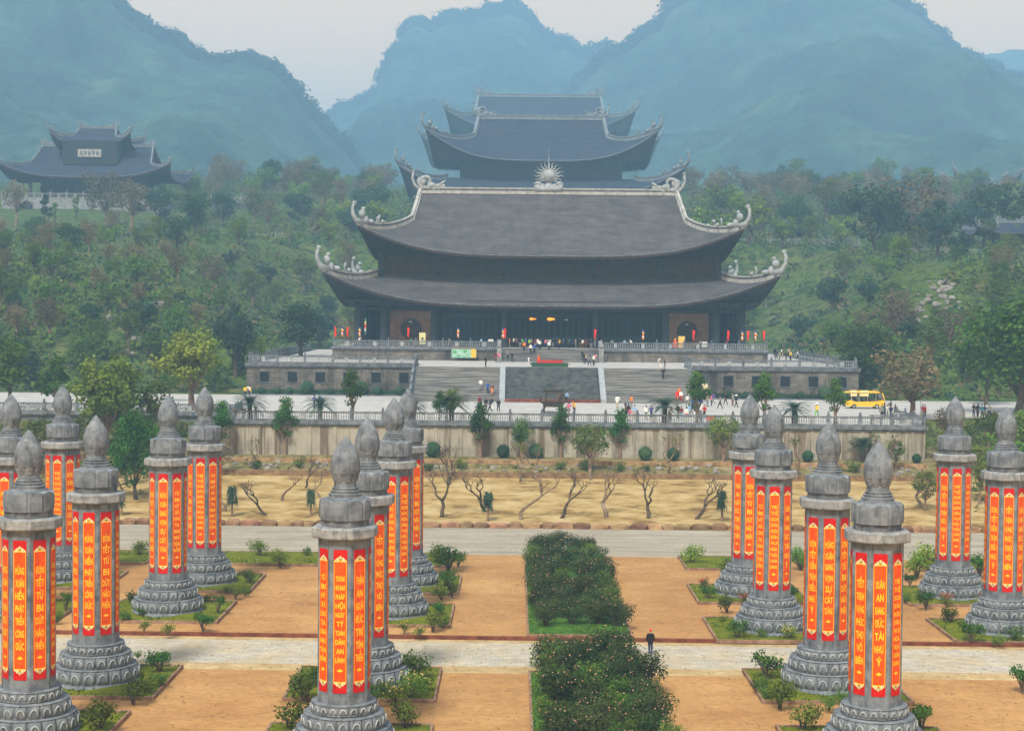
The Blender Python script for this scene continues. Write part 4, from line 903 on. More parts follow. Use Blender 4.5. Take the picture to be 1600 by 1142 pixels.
PIL = [((45, 675), 0, 1, 6, 'front left stone pillar whose banner reads MỪNG XUÂN, partly cut by left edge'),
       ((150, 652), 0, 1, 5, 'stone pillar just right of the front left one, round tiers fully visible'),
       ((263, 620), 6, 8, 1, 'stone pillar in the left group standing before a slightly farther one on its right'),
       ((320, 607), 9, 8, 1, 'farther stone pillar right behind another in the left group'),
       ((17, 618), 0, 1, 6, 'stone pillar far back at the left picture edge, half cut off'),
       ((98, 604), 9, 6, 8, 'far stone pillar between the two near ones at left'),
       ((540, 685), 2, 3, 8, 'nearest stone pillar left of the rose beds with banner TRÙNG KHAI'),
       ((574, 656), 3, 5, 1, 'second stone pillar in the row left of the rose beds'),
       ((616, 624), 8, 9, 4, 'third stone pillar in the row left of the rose beds'),
       ((637, 610), 7, 1, 4, 'farthest stone pillar in the row left of the rose beds'),
       ((1172, 618), 1, 0, 3, 'farthest stone pillar in the row right of the rose beds'),
       ((1210, 635), 9, 4, 8, 'second farthest stone pillar in the row right of the rose beds'),
       ((1295, 662), 6, 1, 7, 'stone pillar right of the roses whose banner reads MỪNG XUÂN SANG'),
       ((1373, 692), 4, 9, 5, 'nearest stone pillar at right with banner XUÂN AN KHANG'),
       ((1493, 621), 9, 8, 7, 'far stone pillar near the right edge left of a closer one'),
       ((1573, 638), 5, 4, 7, 'stone pillar standing at the right picture edge')]
PK = Kind(make_pillar); PXY = []; lets = []
for (px, py), t0, t1, tm, lab in PIL:
    p = G(px, py, 15.5); PXY.append((p.x, p.y))
    o = PK.put((p.x, p.y, .10), lab, 'octagonal stone pillars with inscribed banners', PYAW); lets.append((o, t0, t1, tm))
bpy.context.view_layer.update()
for o, t0, t1, tm in lets:
    bs = sorted([c for c in o.children if c.name.startswith('banner')], key=lambda c: c.rotation_euler.z)
    for k, c in enumerate(bs):
        c.children[0].data = lettering(T_[{0: t0, 1: t1, 7: tm}.get(k, (t0+k) % 10)])

# ------------------------------------------------------------------ planting kinds
def shrub_kind(name, cat, leaf, h, wd, n, size, flowers=None, stem=True, nf=24, blobs=9, low=.25, open_=False):
    def mk_():
        t = thing(name, (0, 0, 0), 'x', cat); cen = []; rad = []
        for k in range(blobs):
            a = random.uniform(0, 6.28); r = wd/2*math.sqrt(random.random())*.75; z = h*(low+(.85-low)*random.random()**.8)
            cen.append((r*math.cos(a), r*math.sin(a), z)); rad.append(wd*random.uniform(.17, .32))
        MB().leaves(cen, rad, int(n*1.7), size).build('foliage', leaf, t)
        if stem:
            b = MB()
            for c in cen[:7]: b.tube([(random.uniform(-.05, .05), random.uniform(-.05, .05), -.1), (c[0]*.45, c[1]*.45, c[2]*.5), c], [.035*h, .026*h, .01*h], 5)
            b.build('stem', 'bark', t)
        if flowers:
            b = MB()
            for k in range(nf):
                i = random.randrange(len(cen)); d = Vector((random.gauss(0, 1), random.gauss(0, 1)-.3, abs(random.gauss(0, 1)))).normalized(); c = Vector(cen[i])+d*rad[i]*1.05
                b.ball(c, random.uniform(.03, .06), 6, sc=(1, 1, .7))
            b.build('blossom', flowers, t)
        return t
    return Kind(mk_)
def tree_kind(name, cat, leaf, h, cw, ch, n, size, bark='bark', blobs=22, trunk_h=None, shape='round', limbs=7, bare=0, sq=.85, br=1.0):
    """limbs fork from a tapered trunk; clumps sit at their ends"""
    def mk_():
        t = thing(name, (0, 0, 0), 'x', cat); th = trunk_h or (h-ch); cen = []; rad = []
        zc = h-ch/2
        for k in range(blobs):
            for _ in range(50):
                d = rng.normal(size=3); d /= np.linalg.norm(d); q = d*(rng.random()**.45)
                x, y, z = q[0]*cw/2*.82, q[1]*cw/2*.82, q[2]*ch/2*.86
                if shape == 'cone': kz = 1-(z/ch+.5)*.75; x *= kz*1.15; y *= kz*1.15
                if shape == 'wide': z *= .7; z += ch*.1-(x*x+y*y)/(cw*cw)*ch*.7
                break
            cen.append((x, y, zc+z)); rad.append(br*cw*rng.uniform(.10, .20)*(1 if shape != 'cone' else .8))
        MB().leaves(cen, rad, n, size, sq=sq).build('crown', leaf, t)
        b = MB(); r0 = h*.022+.05; lean = random.uniform(-.04, .04)*h
        top = Vector((lean, random.uniform(-.03, .03)*h, th+ch*.25)); mid = Vector((lean*.3+random.uniform(-.1, .1), 0, th*.55))
        b.tube([(0, 0, -1.2), (0, 0, .15), mid, Vector((lean*.7, 0, th)), top], [r0*1.5, r0*1.15, r0*.9, r0*.75, r0*.3], 8)
        idx = list(range(len(cen))); random.shuffle(idx)
        for i in idx[:limbs]:
            c = Vector(cen[i]); s = Vector((lean*.6, 0, th*random.uniform(.75, 1.05))); m_ = s.lerp(c, .5)+Vector((0, 0, -.06*h*random.random()))
            b.tube([s, m_, c], [r0*.5, r0*.32, r0*.08], 5)
            for q in range(bare):
                e = m_.lerp(c, random.uniform(.2, .9)); d = Vector((random.gauss(0, 1), random.gauss(0, 1), random.uniform(.1, 1.2))).normalized()*cw*random.uniform(.12, .26)
                b.tube([e, e+d*.5+Vector((0, 0, .05)), e+d], [r0*.16, r0*.1, r0*.04], 4)
        b.build('trunk', bark, t, True)
        return t
    return Kind(mk_)
def gz(x, y):
    if y < YP0: return .10
    if y < YP1+.4: return .04
    if y < 147.3: return .10
    if y < 165.7: return .05
    return float(terr(x, y))
ROSE = [shrub_kind('rose_bush', 'rose bush', 'f_rose', 1.75, 2.3, 900, .13, 'petal', nf=16, blobs=13, low=.3), shrub_kind('rose_bush', 'rose bush', 'f_rose', 2.0, 2.5, 1000, .13, 'petal', nf=12, blobs=14, low=.3), shrub_kind('rose_bush', 'rose bush', 'f_mid', 1.5, 2.1, 800, .13, 'petal', nf=8, blobs=12, low=.25)]
SH = {'lush': shrub_kind('shrub', 'shrub', 'f_lush', 1.35, 1.6, 340, .15, blobs=9, low=.45), 'olive': shrub_kind('shrub', 'shrub', 'f_olive', 1.3, 1.7, 320, .15, blobs=9, low=.4),
      'low': shrub_kind('shrub', 'shrub', 'f_mid', .8, 1.4, 300, .12, blobs=8, low=.2), 'bloom': shrub_kind('flower_bush', 'flower bush', 'f_bright', 1.0, 1.7, 420, .11, 'petal_y', nf=50, blobs=9, low=.3),
      'bright': shrub_kind('shrub', 'shrub', 'f_bright', 1.5, 2.0, 380, .16, blobs=10, low=.4), 'red': shrub_kind('flower_bush', 'flower bush', 'f_olive', .7, 1.3, 200, .1, 'petal_r', nf=50, blobs=8, low=.2),
      'sapling': shrub_kind('young_tree', 'young tree', 'f_lush', 1.9, 1.5, 300, .15, blobs=7, low=.62)}
LOOK = {'lush': 'rich green leafy shrub', 'olive': 'olive green shrub', 'low': 'low dark green shrub', 'bloom': 'shrub dotted with pale yellow flowers', 'bright': 'bright yellow green shrub', 'red': 'small shrub with dark red flowers', 'sapling': 'small round topped young tree'}

# planters round the pillars, each a kerbed square lawn
PLN = ['cut by the left edge in front', 'of the second near left pillar', 'of the left group nearer pillar', 'of the left group farther pillar', 'at the left edge far back', 'between the near left pillars', 'of the nearest pillar left of the roses', 'of the second pillar left of the roses', 'of the third pillar left of the roses', 'of the fourth pillar left of the roses', 'of the farthest pillar right of the roses', 'of the second farthest pillar right of the roses', 'of the third farthest pillar right of the roses', 'of the nearest pillar right of the roses', 'of the far pillar near the right edge', 'of the pillar at the right edge']
MT['grass'] = mat('lawn_grass', (.075, .095, .006), (.14, .16, .010), 1.3, .95, .03, 14, c3=(.22, .17, .05), world=True, detail=9, pos=(.3, .62))
MT['grass2'] = mat('rose_bed_grass', (.03, .09, .012), (.07, .16, .02), 1.3, .95, .03, 14, c3=(.11, .17, .03), world=True, detail=9, pos=(.3, .62))
def planter(x0, x1, y0, y1, label, gm_='grass', e=.14, h=.24, grp='kerbed grass planters'):
    t = thing('planter', ((x0+x1)/2, (y0+y1)/2, .08), label, 'planter', grp); W, D = x1-x0, y1-y0
    b = MB()
    for s in (-1, 1): b.box((0, s*(D/2-e/2), h/2), (W, e, h)); b.box((s*(W/2-e/2), 0, h/2), (e, D-2*e, h))
    b.build('kerb', 'edging', t)
    nx, ny = max(2, int(W)), max(2, int(D)); b = MB(); b.grid(lambda u, v: ((u-.5)*(W-2*e), (v-.5)*(D-2*e), h-.05+.07*math.sin(u*W*1.1+v*3)*math.sin(v*D*.9)+.06*(min(u, 1-u, v, 1-v) > .05)), nx*2, ny*2); b.build('lawn', gm_, t, True)
    return t
TUFT = []
for (x, y), nm in zip(PXY, PLN):
    planter(x-4.26, x+4.26, y-4.2, y+4.2, 'kerbed grass square '+nm); TUFT.append((x-4.1, x+4.1, y-4.1, y+4.1))
planter(1.0, 8.05, 110.3, 147.0, 'long grass bed behind the cross path planted with roses', 'grass2', grp=None)
planter(1.0, 8.05, 60, 99.2, 'long grass bed nearest the camera planted with roses', 'grass2', grp=None)
TUFT += [(1.2, 7.9, 110.6, 146.8), (1.2, 7.9, 70, 99)]
for a, b_, nm in ((-45, -31, 'at far left'), (-26.5, -5.2, 'left of the roses'), (14.6, 22.5, 'just right of the roses'), (24.5, 33, 'behind the right pillars'), (35.5, 50, 'at far right')):
    planter(a, b_, 139.6, 146.8, 'grass strip along the back road '+nm, grp='grass strips along the road'); TUFT.append((a, b_, 139.8, 146.6))
# grass blades and tufts
b = MB(); 
for x0, x1, y0, y1 in TUFT:
    n = int((x1-x0)*(y1-y0)*16); X = rng.uniform(x0, x1, n); Y = rng.uniform(y0, y1, n); A = rng.uniform(0, 3.14, n); Hh = rng.uniform(.05, .16, n)
    o = len(b.v); dx, dy = np.cos(A)*.07, np.sin(A)*.07; z = .27
    P = np.stack([np.stack([X-dx, Y-dy, 0*X+z], 1), np.stack([X+dx, Y+dy, 0*X+z], 1), np.stack([X+dy*.8, Y-dx*.8, z+Hh], 1)], 1).reshape(-1, 3)
    b.v.extend(map(tuple, P)); b.f.extend([(o+3*i, o+3*i+1, o+3*i+2) for i in range(n)]); b.m.extend([0]*n)
tag(b.build('grass', mat('grass_blades', (.05, .085, .008), (.13, .17, .015), 2, .9, world=True, transl=.3, c3=(.2, .18, .05))), 'short grass blades growing in the kerbed planters', 'grass', kind='stuff')

# fallen leaves and grit on the court and paths
b = MB(); n = 9000; X = rng.uniform(-45, 45, n); Y = rng.uniform(72, 164, n); A = rng.uniform(0, 6.28, n); s_ = rng.uniform(.03, .11, n)
Zl = np.where(Y-0 > 147.5, .056, np.where((Y > YP0-TL*X) & (Y < YP1-TL*X), .042, .106)); o = 0
for k in range(n):
    yk = Y[k]+TL*X[k]
    if YP1-.3 < yk < YP1+.6 or abs(yk-YP0) < .3 or 146.5 < Y[k] < 148.2: continue
    z = .056 if Y[k] > 147.5 else .042 if YP0 < yk < YP1 else .106; c_, q_ = math.cos(A[k])*s_[k], math.sin(A[k])*s_[k]
    b.add([(X[k]-c_, Y[k]-q_, z), (X[k]+q_*.6, Y[k]-c_*.6, z+.02), (X[k]+c_, Y[k]+q_, z), (X[k]-q_*.6, Y[k]+c_*.6, z+.01)], [(0, 1, 2, 3)])
tag(b.build('leaf_litter', mat('litter', (.12, .07, .03), (.25, .16, .07), 3, .95, world=True, c3=(.10, .12, .04))), 'small fallen leaves and grit scattered on the court and paths', 'leaf litter', kind='stuff')
# rose bushes in the two long beds
def num(k):
    u = 'zero one two three four five six seven eight nine ten eleven twelve thirteen fourteen fifteen sixteen seventeen eighteen nineteen'.split()
    return u[k] if k < 20 else ('twenty thirty forty fifty sixty seventy eighty ninety'.split()[k//10-2]+('' if k % 10 == 0 else '-'+u[k % 10])) if k < 100 else 'hundred-'+num(k-100)
def ordn(k):
    s = num(k); ir = {'one': 'first', 'two': 'second', 'three': 'third', 'five': 'fifth', 'eight': 'eighth', 'nine': 'ninth', 'twelve': 'twelfth'}
    h, _, tl = s.rpartition('-'); tl = ir.get(tl, tl[:-1]+'ieth' if tl.endswith('ty') else tl+'th' if tl not in ir else ''); return (h+'-' if h else '')+tl
row = 0
for bed, (y0, y1) in enumerate(((113.6, 148.6), (72.4, 103.4))):
    rows = []; y = y0
    while y < y1: rows.append(y); y += 2.15
    for ri, y in enumerate(reversed(rows)):
        for ci, x in enumerate((2.2, 3.9, 5.6, 7.2)):
            X = x+random.uniform(-.45, .45)+(.2 if bed else 0); Y = y+random.uniform(-.6, .6)
            if bed == 0 and ci == 3 and ri % 4 == 2: continue
            X = min(X, 6.7) if Y > 96 and bed == 1 else X
            big = 1.18 if (bed == 1 and y > 93) else 1.0
            pos = ('leftmost', 'left middle', 'right middle', 'rightmost')[ci]
            o = random.choice(ROSE).put((X, Y, .22 if Y < 99 or Y > 110 else .03), '%s rose bush in %s row from the back of the %s bed' % (pos, ordn(ri+1), 'far' if bed == 0 else 'near'), 'rose bushes in the two long beds', random.uniform(0, 6.28), random.uniform(.78, 1.12)*big*.88)

# shrubs and small trees in the planters and strips: (px, py of the foot, kind, size)
SHR = [(250, 1052, 'lush', 1.3), (208, 1098, 'olive', 1.3), (232, 1082, 'low', 1.2), (157, 1140, 'olive', 1.6), (250, 1072, 'low', 1.1), (215, 1028, 'low', .6),
       (317, 985, 'lush', 1.1), (340, 958, 'sapling', .95), (102, 955, 'sapling', 1.0), (212, 945, 'olive', 1.0), (222, 962, 'low', .8), (225, 985, 'bloom', .8), (262, 992, 'bloom', .9), (90, 972, 'low', 1.0), (196, 970, 'low', .9),
       (368, 935, 'olive', 1.0), (390, 912, 'olive', 1.1), (383, 930, 'low', .9), (405, 868, 'bright', 1.2), (438, 886, 'bright', 1.3), (217, 868, 'bright', 1.1), (60, 866, 'bright', 1.0), (355, 925, 'low', .7), (322, 940, 'low', .8),
       (478, 1094, 'olive', 1.7), (498, 1075, 'lush', 1.2), (452, 1140, 'olive', 1.5), (632, 1138, 'olive', 1.4), (640, 1090, 'bloom', 1.6), (618, 1098, 'bloom', 1.3), (652, 1062, 'olive', 1.6), (585, 1100, 'lush', 1.1), (660, 1080, 'low', 1.3),
       (684, 962, 'lush', .9), (676, 985, 'olive', 1.2), (692, 980, 'low', 1.0), (632, 988, 'bloom', .8), (697, 917, 'lush', 1.25), (690, 936, 'bloom', 1.2), (706, 932, 'olive', 1.1), (700, 890, 'bright', 1.7), (684, 878, 'bright', 1.3), (716, 884, 'lush', 1.1), (655, 995, 'bloom', .8), (640, 860, 'bright', .9),
       (1080, 880, 'bright', 1.35), (1100, 918, 'red', 1.2), (1107, 937, 'lush', 1.0), (1136, 955, 'olive', 1.2), (1152, 998, 'lush', 1.2), (1128, 972, 'low', .7), (1135, 895, 'bright', 1.1), (1160, 890, 'low', 1.0), (1160, 942, 'red', 1.1), (1237, 942, 'lush', 1.2),
       (1210, 990, 'bloom', .9), (1235, 998, 'bloom', 1.0), (1190, 996, 'low', .8), (1198, 1062, 'lush', 1.5), (1218, 1104, 'olive', 1.5), (1190, 1080, 'low', 1.2), (1200, 1092, 'low', 1.0), (1295, 1108, 'low', 1.1), (1320, 1100, 'low', 1.0), (1254, 1140, 'olive', 1.4), (1440, 1140, 'lush', 1.3),
       (1447, 950, 'lush', 1.2), (1486, 973, 'olive', 1.15), (1518, 1004, 'lush', 1.3), (1479, 945, 'red', 1.3), (1535, 944, 'red', 1.1), (1422, 915, 'lush', .9), (1432, 900, 'bright', 1.6), (1450, 890, 'bright', 1.9), (1530, 900, 'lush', 1.6), (1470, 884, 'bright', 1.2), (1585, 1000, 'low', 1.3), (1598, 1080, 'lush', 1.3), (1250, 888, 'bright', 1.5), (1262, 896, 'lush', 1.3), (1560, 1008, 'low', 1.0), (1415, 940, 'low', .8), (15, 980, 'low', 1.1), (110, 878, 'bright', .9), (300, 905, 'lush', .8), (478, 870, 'olive', .8)]
def near_pillar(px):
    zones = [(120, 'by the left edge'), (240, 'beside the left pillars'), (330, 'in the left group planter'), (470, 'in the open left middle'), (600, 'by the nearest left rose pillar'), (730, 'left of the rose beds'), (1110, 'just right of the rose beds'), (1170, 'at foot of right pillar row'), (1270, 'between the right pillars'), (1400, 'by the nearest right pillar'), (1520, 'near the far right pillars'), (1700, 'at the right edge')]
    for q, s in zones:
        if px < q: return s
for px, py, k, s in SHR:
    p = G(px, py, .25); dist = 'far back' if py < 900 else 'mid distance' if py < 1000 else 'close to camera'
    SH[k].put((p.x, p.y, .27), '%s %s, %s' % (LOOK[k], near_pillar(px), dist), 'shrubs in the pillar planters', random.uniform(0, 6.28), s*.74)

# ------------------------------------------------------------------ garden behind the road
rk = [MB() for _ in range(4)]
RM = []
for k in range(4):
    b = MB(); b.ball((0, 0, 0), .5, 10, jit=.16); b.v = [(max(-.42, min(.42, x))*1.0, max(-.36, min(.36, y)), max(-.34, min(.30, z))) for x, y, z in b.v]; RM.append(b.mesh('stone', 'rock_warm')); 
RG = []
for k in range(4):
    b = MB(); b.ball((0, 0, 0), .5, 10, jit=.2); b.v = [(max(-.4, min(.42, x)), max(-.36, min(.38, y)), max(-.32, min(.34, z))) for x, y, z in b.v]; RG.append(b.mesh('rock', 'rock'))
x = -46.0; k = 0
NT = [(-40, 'at far left'), (-22, 'behind the left group pillars'), (-8, 'behind the pillars left of the roses'), (9, 'behind the rose bed'), (20, 'right of the rose bed'), (30, 'behind the right pillars'), (99, 'at far right')]
def zone(x, Z):
    for q, s in Z:
        if x < q: return s
while x < 50:
    w_ = random.uniform(1.0, 2.1); o = link('edging_stone', random.choice(RM), None, (x+w_/2, 166.2+random.uniform(-.12, .12), .22), random.uniform(-.06, .06)); o.scale = (w_*1.2, random.uniform(.8, 1.2), random.uniform(.95, 1.5))
    look = 'long' if w_ > 1.7 else 'short' if w_ < 1.35 else 'middling'
    tag(o, '%s edging stone along the sand %s' % (look, zone(x, NT)), 'stone', 'rough stones edging the sandy garden'); x += w_; k += 1
struct(slab('garden_ledge', -60, 49, 192.9, 193.5, 2.2, 2.95, 'rock_warm', 0)); struct(slab('garden_ledge', -60, 49, 197.0, 197.6, 3.3, 4.02, 'rock_warm', 0))
for k in range(90):                     # rubble along the bank
    X = random.uniform(-34, 49); Y = random.uniform(193.9, 196.8); o = link('bank_stone', random.choice(RG), None, (X, Y, float(terr(X, Y))+.08), random.uniform(0, 6)); s_ = random.uniform(.35, .8); o.scale = (s_*1.3, s_, s_)
    tag(o, 'pale rubble stone on the bank below the cream wall %s' % zone(X, [(-20, 'at left'), (-6, 'left of centre'), (6, 'at centre'), (20, 'right of centre'), (99, 'at right')]), 'stone', 'rubble stones on the grassy bank')
# bare frangipani trees
def bare_tree(seed, h=4.0, n0=2, depth=4):
    r_ = random.Random(seed); b = MB()
    def grow(p, d, L, rad, dp):
        pts = [p]; rr = [rad]; q = p.copy(); dd = d.copy()
        for k in range(4):
            dd = (dd+Vector((r_.gauss(0, .28), r_.gauss(0, .28), .14))).normalized(); q = q+dd*L/4; pts.append(q.copy()); rr.append(rad*(1-.08*(k+1)))
        b.tube(pts, rr, 6)
        if dp > 0:
            for s in range(r_.choice((2, 2, 3)) if dp < depth else n0):
                a = r_.uniform(0, 6.28); nd = (dd*.75+Vector((math.cos(a), math.sin(a)*.8, r_.uniform(.1, .7)))*.7).normalized(); grow(q.copy(), nd, L*r_.uniform(.6, .78), rr[-1]*.86, dp-1)
    grow(Vector((0, 0, -.2)), Vector((r_.uniform(-.6, .6), 0, 1)).normalized(), h*.27, h*.026, depth)
    return b
def bare_kind(seed, h, bark='bark', tufts=0, leaf='f_olive', depth=4):
    def mk_():
        t = thing('bare_tree', (0, 0, 0), 'x', 'tree'); b = bare_tree(seed, h, depth=depth); b.build('trunk', bark, t, True)
        if tufts:
            c = [v for v in b.v if v[2] > h*.55]; c = random.sample(c, min(len(c), 40)); MB().leaves(c, [h*.07]*len(c), tufts, .17).build('foliage', leaf, t)
        return t
    return Kind(mk_)
BK = [bare_kind(s, 4, b_, 0, depth=5) for s, b_ in ((3, 'bark'), (8, 'bark_pale'), (14, 'bark'), (21, 'bark_pale'), (33, 'bark'))]
BKP = [bare_kind(s, 5, 'bark_pale', 60, depth=5) for s in (5, 17)]
for i, (px, py, s) in enumerate([(418, 805, 1.0), (440, 782, 1.0), (476, 762, .8), (502, 778, .75), (687, 808, 1.35), (760, 800, 1.1), (815, 812, 1.35), (874, 812, 1.1), (948, 810, 1.35), (1015, 812, 1.15), (1085, 812, 1.15), (352, 800, 1.1), (703, 760, 1.0), (1440, 795, 1.2), (30, 790, 1.0)]):
    p = drop(px, py); where = ['left garden', 'left garden', 'left garden', 'left garden', 'beside the pillars', 'centre left', 'behind the roses', 'behind the roses', 'behind the roses', 'right of the roses', 'right of the roses', 'left garden', 'beside the pillars', 'right garden', 'left edge'][i]
    BK[i % 5].put(p, 'twisted leafless frangipani tree on the sand, %s' % where, 'bare frangipani trees in the sandy garden', random.uniform(0, 6.28), (s*1.9, s*1.9, s*1.5))
for i, (px, py, s) in enumerate([(716, 748, .9), (812, 755, 1.1), (838, 752, 1.0), (925, 752, 1.0), (1045, 748, 1.1), (396, 742, .9), (1205, 742, 1.0), (1242, 744, 1.1), (1398, 750, 1.2), (1470, 742, 1.2), (1375, 742, 1.0)]):
    p = drop(px, py); BKP[i % 2].put(p, 'pale spindly tree nearly bare of leaves %s' % zone(p.x, [(-20, 'below the wall at left'), (0, 'below the wall centre left'), (14, 'below the wall behind the roses'), (30, 'below the wall right of centre'), (99, 'below the wall at right')]), 'pale spindly trees below the wall', random.uniform(0, 6.28), s*1.25)
# drooping yucca-like trees
def yucca():
    t = thing('dragon_tree', (0, 0, 0), 'x', 'tree'); MB().tube([(0, 0, -.2), (.05, 0, .6), (0, 0, 1.3)], [.13, .1, .09], 6).build('trunk', 'bark_pale', t)
    b = MB()
    for k in range(130):
        a = random.uniform(0, 6.28); z = random.uniform(1.0, 2.3); d = Vector((math.cos(a), math.sin(a), 0)); L = random.uniform(.5, .8); s = Vector((-d.y, d.x, 0))*.04
        p0 = Vector((0, 0, z)); p1 = p0+d*L*.5+Vector((0, 0, .22)); p2 = p0+d*L*.85+Vector((0, 0, -.45)); b.add([p0-s, p0+s, p1+s, p1-s, p2], [(0, 1, 2, 3), (3, 2, 4)])
    b.build('foliage', 'f_teal', t); return t
YK = Kind(yucca)
for px, py, s, wh in [(363, 808, 1.1, 'beside the left pillar group'), (486, 808, .95, 'left of the central pillars'), (762, 815, 1.05, 'just left of the rose bed'), (1128, 815, 1.1, 'right of the rose bed'), (190, 808, .8, 'behind the second left pillar')]:
    YK.put(drop(px, py), 'small tree with drooping strap leaves on the sand %s' % wh, 'drooping strap leaved trees', random.uniform(0, 6), s*1.15)
# sago palms
def sago():
    t = thing('sago_palm', (0, 0, 0), 'x', 'palm'); MB().lathe([(.28, -.3), (.32, .4), (.26, 1.6), (.3, 2.1), (.1, 2.3)], 9).build('trunk', 'bark', t)
    b = MB()
    for k in range(46):
        a = 2.4*k; el = R(75-78*(k/46)); L = 2.3*random.uniform(.85, 1.1); d = Vector((math.cos(a), math.sin(a), 0)); s = Vector((-d.y, d.x, 0)); prev = None; P = []
        for i in range(9):
            q = i/8; P.append(Vector((0, 0, 2.1))+d*(L*q*math.cos(el*(1-q*.5)))+Vector((0, 0, L*(q*math.sin(el)-.55*q*q))))
        for i in range(1, 9):
            for sd_ in (-1, 1):
                for h_ in (0, .5):
                    m_ = P[i-1].lerp(P[i], h_); w_ = .42*math.sin(math.pi*min(1, (i+.5)/9.5))+.08; tip = m_+s*sd_*w_+(P[i]-P[i-1])*.8+Vector((0, 0, .08)); b.add([m_, m_+(P[i]-P[i-1])*.32, tip], [(0, 1, 2)])
    b.build('fronds', 'f_teal', t); return t
SG = Kind(sago)
for i, (px, py, s) in enumerate([(390, 706, 1.05), (500, 706, 1.0), (645, 712, .95), (705, 708, 1.1), (1038, 714, 1.1), (1240, 705, 1.0), (1348, 722, .95)]):
    p = drop(px, py); SG.put(p, 'dark green sago palm below the cream wall, %s' % ['leftmost of all', 'second from the left', 'behind the central pillars', 'right beside the central pillars', 'right of the rose beds', 'behind the right pillars', 'near the wall right end'][i], 'sago palms along the cream wall', random.uniform(0, 6), s)
# clipped balls
def ballbush():
    t = thing('topiary_ball', (0, 0, 0), 'x', 'clipped bush'); b = MB(); b.ball((0, 0, .72), .68, 14, jit=.03); b.leaves([(0, 0, .75)], [.78], 700, .12); b.build('foliage', 'f_dark', t); b = MB().lathe([(.12, -.3), (.1, .3)], 6); b.build('stem', 'bark', t); return t
BB = Kind(ballbush)
for i, (px, py, s) in enumerate([(676, 715, 1.35), (786, 716, 1.15), (837, 717, 1.25), (1008, 720, 1.2), (1052, 720, 1.1), (1262, 724, 1.0), (1432, 726, .8), (545, 712, .9), (432, 708, .95)]):
    BB.put(drop(px, py), 'dark green clipped ball bush at foot of the wall, %s' % ['right beside the central pillars', 'centre left of the roses', 'directly behind the roses', 'right of the roses', 'beside a sago palm', 'behind the right pillars', 'at the wall right end', 'left of the central pillars', 'between two sago palms at left'][i], 'clipped ball bushes along the wall', 0, s)
for i, (px, py, s) in enumerate([(400, 734, .8), (467, 733, .85), (625, 738, .7), (670, 736, .75), (720, 736, .9), (875, 737, .8), (915, 738, .9), (968, 738, .8), (1010, 739, .6), (1335, 742, 1.0), (1480, 745, .9), (1560, 742, 1.1)]):
    SH['low'].put(drop(px, py), 'low rounded shrub on the rubble bank %s' % zone(drop(px, py).x, [(-20, 'at left'), (-5, 'centre left'), (12, 'behind the roses'), (99, 'at right')]), 'low shrubs on the rubble bank', random.uniform(0, 6), s*1.4)
# young trees planted in front of the wall
YT = [tree_kind('young_tree', 'tree', 'f_lush', 5.6, 2.6, 3.9, 1700, .2, 'bark_pale', 22, shape='cone', limbs=6, br=1.7), tree_kind('young_tree', 'tree', 'f_mid', 5.2, 2.6, 3.4, 1500, .2, 'bark_pale', 18, limbs=6, br=1.5)]
YB = tree_kind('young_tree', 'tree', 'f_bright', 5.0, 3.4, 3.4, 1500, .2, 'bark_pale', 20, limbs=9, br=1.25)
for i, (px, py, s, k) in enumerate([(445, 712, 1.05, 0), (550, 708, .98, 0), (686, 704, .6, 0), (750, 716, 1.0, 0), (815, 718, .85, 1), (876, 716, .95, 0), (968, 716, .9, 0), (1088, 715, 1.0, 0), (1130, 728, .95, 2), (922, 742, 1.0, 2), (705, 712, .75, 2), (345, 716, 1.0, 0), (1192, 716, 1.0, 0), (1305, 705, .9, 0), (1600, 720, 1.1, 2)]):
    p = drop(px, py); (YB if k == 2 else YT[k]).put(p, '%s young tree by the cream wall, %s' % (['narrow green', 'rounded green', 'loose pale green'][k], ['far left', 'left of the central pillars', 'behind the central pillars', 'centre left', 'centre', 'behind the rose bed', 'right of the rose bed', 'right of the rose bed', 'right of the rose bed', 'behind the rose bed', 'beside the central pillars', 'beside the left pillar group', 'between the right pillars', 'behind the right pillars', 'at the right edge'][i]), 'young trees before the cream wall', random.uniform(0, 6.28), (s*1.35, s*1.35, s*1.22))

